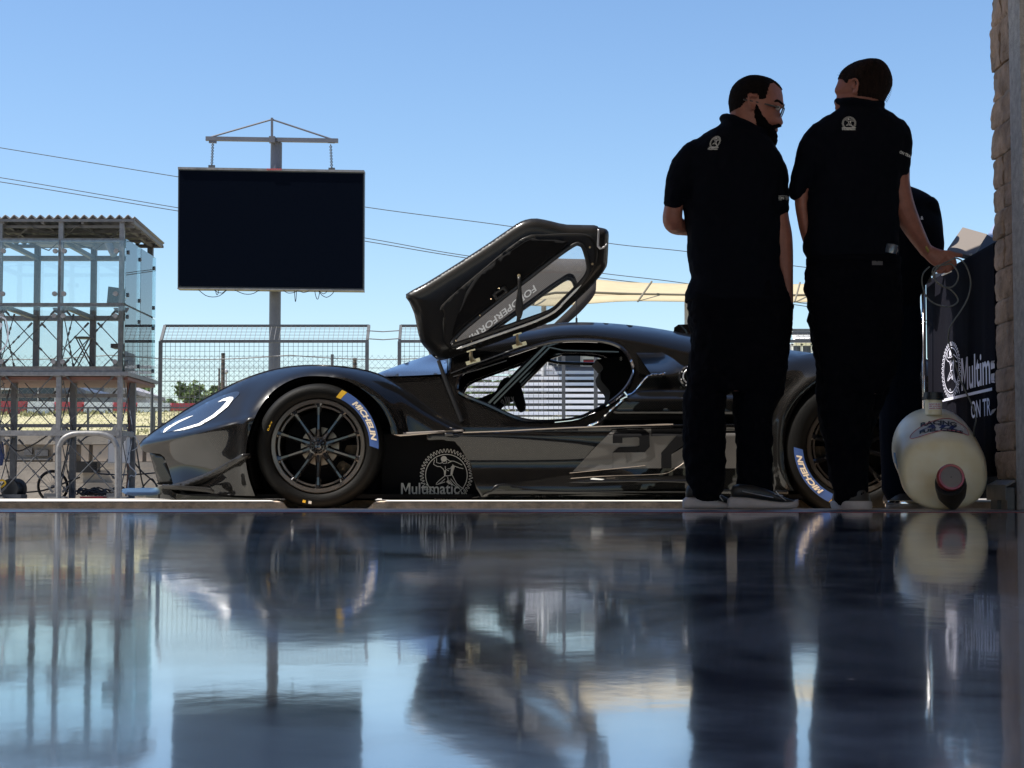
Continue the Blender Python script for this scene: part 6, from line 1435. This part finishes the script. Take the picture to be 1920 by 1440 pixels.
def wrp(y, z): return Vector((X(y)-.014, y, z)) if y > 7.575 else Vector((X(7.56)+.02+(7.575-y), 7.545, z))
mb = MB(); e0 = cz(1783.5, 694); put2d(mb, logo2d(.036, 40), lambda x, y: cz(1783.5+x*14.0*(1+.0*x), 694-y*42-x*2.6))
mb.build('printed_emblem', M['printw'], clo, fix=False)
t = text2d('Multimatic', 1, .012); zb = cz(1803, 733).z; ys = cz(1803,733).y; ye = cz(1900, 733).y
k = (ys-7.60)/text2d('Multim', 1, .012)[2]; capz = cz(1805, 672).z-cz(1805,733).z
tM = text2d('M', 1, .012); kz = capz/tM[3]
mb = MB(); put2d(mb, t, lambda x, y: wrp(ys-x*k, zb+y*kz)); mb.build('printed_lettering', M['printw'], clo, fix=False)
ul = cz(1767, 751).z; yu = cz(1767,751).y; mb = MB(); mb.add([(X(yu)-.014, yu, ul-.006),(X(7.57)-.014, 7.57, ul-.006),(X(7.57)-.014, 7.57, ul+.007),(X(yu)-.014, yu, ul+.007)], [(0,1,2,3)]); mb.build('printed_line', M['printw'], clo, fix=False)
t = text2d('ON TRACK', 1, .012); yo = cz(1821,785).y; zo = cz(1821,785).z; k2 = (yo-7.60)/text2d('ON TR', 1, .012)[2]; kz2 = (cz(1823,752).z-zo)/t[3]
mb = MB(); put2d(mb, t, lambda x, y: wrp(yo-x*k2, zo+y*kz2)); mb.build('printed_lettering', M['printw'], clo, fix=False)
mb = MB(); mb.box(X(8)+.03, 3.18, 7.6, 8.93, zt-.045, zt-.012); mb.build('table_top', M['greyp'], tb)
for x, y in ((X(8)+.08, 7.66), (X(8)+.08, 8.88), (3.1, 7.66), (3.1, 8.88)):
    mb = MB(); mb.tube([(x,y,0.03 if y > 8.2 else .0),(x,y,zt-.05)], .018, 10); mb.build('leg', M['chrome'], tb, smooth=True)
# black tray left of the cloth; chrome tubes added for bright gaps below it
st = thing('tray_bright_gaps', 'black tray over chrome tubes added as bright gaps between the bending man and the cloth', 'stand', (XU(1722, 8.75), 8.85, .02))
mb = MB(); a = P(1703,530,8.8); b_ = P(1742,519,8.8); mb.box(a.x, b_.x, 8.75, 9.05, a.z, b_.z); mb.build('tray', M['black'], st)
mb = MB(); mb.lathe([(.0,0),(.006,.0),(.006,.01)], P(1711,526,8.735), (0,1,0), 8); mb.build('knob', M['white'], st)
for u, v0_, v1_, r_ in ((1710.5,532,800,.006),(1716,536,800,.004),(1724,545,800,.004),(1731.5,536,930,.011)):
    mb = MB(); mb.tube([P(u, v0_, 8.8), P(u+3, v1_, 8.8)], r_, 10); mb.build('leg', M['chrome'], st, smooth=True)

lp = thing('laptop', 'open laptop with its grey lid back towards the camera on the table', 'laptop', P(1800, 480, 8.3))
mb = MB(); q = [P(1776,467.5,8.32), P(1805,426,8.50), P(1851,439,8.30), P(1824.5,481,8.12)]; nrm = (q[1]-q[0]).cross(q[3]-q[0]).normalized()*(.012)
if nrm.y < 0: nrm = -nrm
mb.prism(q, nrm); mb.build('lid', M['laptop'], lp)
mb = MB(); q2 = [p+nrm*1.05 for p in q]; c_ = sum(q2, Vector())/4; mb.prism([c_+(p-c_)*1.03 for p in q2], nrm*.3); mb.build('lid_rim', M['black'], lp)
mb = MB(); mb.prism([P(1776,469,8.32), P(1825,482,8.12), P(1860,478,8.35), P(1812,468,8.6)], (0,0,-.02)); mb.build('keyboard_base', M['black'], lp)
mb = MB(); put2d(mb, text2d('HP', 1, .03), lambda x, y: P(1817+x*5,479-y*5,8.10)); mb.build('lid_mark', M['white'], lp, fix=False)
lp = thing('laptop', 'second open laptop half hidden by the stone pier', 'laptop', P(1850, 470, 8.0))
mb = MB(); mb.prism([P(1828,480,8.02),P(1851,440,8.12),P(1888,462,7.95),P(1876,486,7.9)], (.004,.012,0)); mb.build('lid', M['black'], lp)
mb = MB(); mb.prism([P(1851.5,441,8.2),P(1864,420,8.28),P(1900,440,8.2),P(1888,463,8.1)], (.003,.012,0)); mb.build('screen', mat("sky lit laptop screen", (.25,.32,.5), .1, coat=1), lp)
lp = thing('laptop', 'dark laptop seen edge on beneath the reaching hand', 'laptop', P(1715, 515, 8.6))
mb = MB(); mb.prism([P(1693,511.5,8.7),P(1730,490.5,8.6),P(1731,492,8.6),P(1694,513,8.7)], (0,.2,0)); mb.build('lid', mat("blue grey lid", (.16,.22,.36), .3, metal=.4), lp)
mb = MB(); mb.prism([P(1694,514,8.68),P(1735,495,8.58),P(1768,500,8.5),P(1744,520,8.6),P(1715,518,8.65)], (0,.05,0)); mb.build('keyboard_base', M['black'], lp)
mb = MB(); mb.prism([P(1749,513,8.48),P(1767,511.5,8.4),P(1762,517,8.4),P(1752,522,8.46)], (0,.02,0)); tag(mb.build('notepad', M['laptop']), 'small grey notepad on the tray below the hand', 'notepad')
mb = MB(); mb.tube([P(1766,516,8.35), P(1784,508,8.3)], .0045, 6); tag(mb.build('pen', M['white']), 'white pen beside the notepad on the table', 'pen')

Yc = 7.44
mb = MB(); mb.tube([P(u, v, y) for u, v, y in smoothpl([(1743,500,Yc),(1731,513,Yc),(1729,532,Yc),(1737,556,Yc),(1754,570,Yc),(1778,575,Yc),(1794,568,Yc),(1795,558,Yc),(1783,544,Yc+.01),(1764,534,Yc),(1751,521,Yc),(1748.5,507,Yc),(1756,499,Yc),(1770,497,Yc),(1785,496,Yc),(1796.5,513,Yc),(1794,528.5,Yc),(1785,538,Yc),(1772,538,Yc+.01),(1757,530,Yc+.01),(1752,515,Yc+.01),(1760,500,Yc),(1778,490,Yc),(1792,484,Yc),(1807,492,Yc),(1817,513,Yc),(1820,534,Yc),(1814,560,Yc),(1800,585,Yc),(1782,612,Yc),(1778.5,638,Yc+.03),(1785,662,Yc+.04),(1802,715,Yc+.05),(1821,756,Yc+.05),(1830,783,Yc+.05),(1826,812,Yc+.08),(1832,860,Yc+.3),(1838,930,Yc+.5)], 6)], .0032, 6)
tag(mb.build('grey_cable', mat("sage grey cable", (.10,.10,.085), .5)), 'looped grey cable hanging from the reaching hand down behind the jug', 'cable')

jg = thing('fuel_jug', 'translucent cream fuel jug lying on the threshold with a red and black valve', 'jug', (XU(1770,7.5), 7.5, 0))
def sup(cu, cv, Yq, ru, rv, ex, n=48, tilt=0):
    out = []
    for k in range(n):
        t = 2*pi*k/n; c_, s_ = cos(t), sin(t); a = ru*math.copysign(abs(c_)**(2/ex), c_); b_ = rv*math.copysign(abs(s_)**(2/ex), s_)
        out.append(P(cu+a, cv-b_, Yq)+Vector((0, tilt*b_/F*Yq, 0)))
    return out
prof = [(1746,838,7.88,40,40,2),(1746,838,7.86,66,66,2),(1747,840,7.82,74,74,2),(1750,843,7.74,78,79,2.1),(1756,853,7.64,79,78.5,2.2),(1763,868,7.54,80.5,76,2.3),(1768,881,7.46,82,72,2.4),(1770,887,7.42,81,68,2.4),(1771,889,7.40,77,64,2.4),(1771,889,7.39,70,57,2.4),(1771,889,7.388,40,33,2.2),(1771,889,7.387,8,7,2)]
mb = MB(); mb.loft([sup(*p, tilt=.12) for p in prof], True); jb = autosmooth(mb.build('tank', M['jug'], jg), 60)
mb = MB(); c0 = P(1750,778,7.66); c1 = P(1750,747,7.66); mb.tube([c0, c1], .037, 28); autosmooth(mb.build('neck', M['jug'], jg))
mb = MB(); mb.tube([P(1750,750,7.66), P(1750,736,7.66)], [.043,.042], 28); mb.lathe([(.046,-.006),(.046,.006)], P(1750,747,7.66), (0,0,1), 28); autosmooth(mb.build('neck_cap', M['black'], jg))
mb = MB(); cc = P(1750,762,7.66)
put2d(mb, ([(i/8, j) for i in range(9) for j in (0, 1)], [[2*i, 2*i+2, 2*i+3, 2*i+1] for i in range(8)]), lambda x, y: cc+Vector((.0382*sin((x-.5)*1.6), -.0382*cos((x-.5)*1.6), (y-.5)*.030))); lb_ = mb.build('neck_label', M['white'], jg, fix=False)
mb = MB()
for j, s in enumerate(('RACING FUEL ONLY', 'KEEP AWAY FROM', 'NAKED FLAME')):
    t = text2d(s, 1, .03); put2d(mb, t, lambda x, y, j=j, t=t: cc+Vector((.0386*sin((x/t[2]-.5)*1.4), -.0386*cos((x/t[2]-.5)*1.4), .005-j*.009+y/t[3]*.006)))
mb.build('label_lettering', M['red'], lb_, fix=False)
mb = MB(); mb.tube([P(1787,951,7.375), P(1786,940,7.34), P(1784,925,7.28), P(1783,912,7.24), P(1782,904,7.21)], [.016,.035,.058,.064,.062], 28); autosmooth(mb.build('valve_body', M['black'], jg))
mb = MB(); va = Vector((-.01,-1,.16)).normalized(); vc = P(1781.5,896,7.19); mb.lathe([(.050,-.03),(.0555,-.01),(.0555,.018),(.052,.024),(.0435,.024),(.0435,.016)], vc, va, 40); autosmooth(mb.build('valve_ring', mat("red anodised ring", (.30,.012,.015), .3, coat=.5), jg))
mb = MB(); mb.lathe([(.0,.018),(.0435,.018),(.0435,.0)], vc, va, 32); vf = mb.build('valve_face', mat("grey valve face", (.20,.17,.16), .6), jg)
mb = MB(); mb.lathe([(.0,.0195),(.003,.0195),(.003,.018)], vc, va, 10); mb.build('valve_pin', M['black'], vf)
st1 = smoothpl([(1706,820),(1711,812),(1724,802),(1740,793),(1765,785),(1786,786),(1802,795),(1812,803),(1816,812),(1815,816),(1800,810),(1783,806.5),(1765,807),(1742,813),(1720,820),(1710,822)],3,True)
def fill2(poly, st=3):
    vs, fs = [], []; x = np.array([p[0] for p in poly]); 
    L = dense(poly, st); es = [(i, (i+1) % len(L)) for i in range(len(L))]; gx, gy = np.meshgrid(np.arange(x.min(), x.max(), st), np.arange(min(p[1] for p in poly), max(p[1] for p in poly), st)); gx = gx.ravel(); gy = gy.ravel(); k = inside(poly, gx, gy) & (dist_poly(poly+[poly[0]], gx, gy) > 1.2)
    r = delaunay_2d_cdt([Vector(p) for p in L+list(zip(gx[k].tolist(), gy[k].tolist()))], es, [], 0, 1e-4); V = [(p.x, p.y) for p in r[0]]
    Fq = [list(f) for f in r[2]]; cx = np.array([sum(V[i][0] for i in f)/3 for f in Fq]); cy = np.array([sum(V[i][1] for i in f)/3 for f in Fq]); kk = inside(poly, cx, cy)
    return V, [f for f, q in zip(Fq, kk) if q]
idf = lambda x, y: (x, y)
def arc_t(t, u0, v0, w_, h_, dv): return lambda x, y: (u0+x/t[2]*w_, v0-dv*4*(x/t[2])*(1-x/t[2])-y/t[3]*h_)
ta, tb_, tc = text2d('RACING', 1, .05), text2d('ATL', 1, .06, .3), text2d('FUEL CELLS', 1, .05)
decal(jb, [('sticker', mat("sticker white", (.52,.50,.46), .5), fill2(st1), idf, jg)], .0015)
decal(jb, [('sticker_edge', M['red'], stroke(dense(st1, 3), 1.1, True), idf, jg), ('sticker_lettering', M['black'], ta, arc_t(ta, 1726, 801, 68, 8, 5), jg), ('sticker_lettering', mat("blue ink", (.01,.015,.10), .5), tb_, arc_t(tb_, 1723, 808.5, 76, 7, 6), jg), ('sticker_lettering', M['black'], tc, arc_t(tc, 1724, 814, 82, 6, 6), jg), ('side_sticker', mat("blue sticker", (.03,.22,.42), .5), fill2([(1675,848),(1679,849),(1684,880),(1686,905),(1682,896),(1677,872)]), idf, jg)], .006)

dt = MB(); c = P(1678,953.5,7.85); c.z = .001+ (0 if c.z < 0 else 0); dt.lathe([(.0,.003),(.082,.003),(.086,.008),(.088,.030),(.086,.034),(.083,.030),(.081,.010),(.0,.008)], Vector((c.x, 7.64, .001)), (0,0,1), 40)
tag(autosmooth(dt.build('drip_tray', M['chrome'])), 'round polished metal drip tray on the ground left of the fuel jug', 'tray')
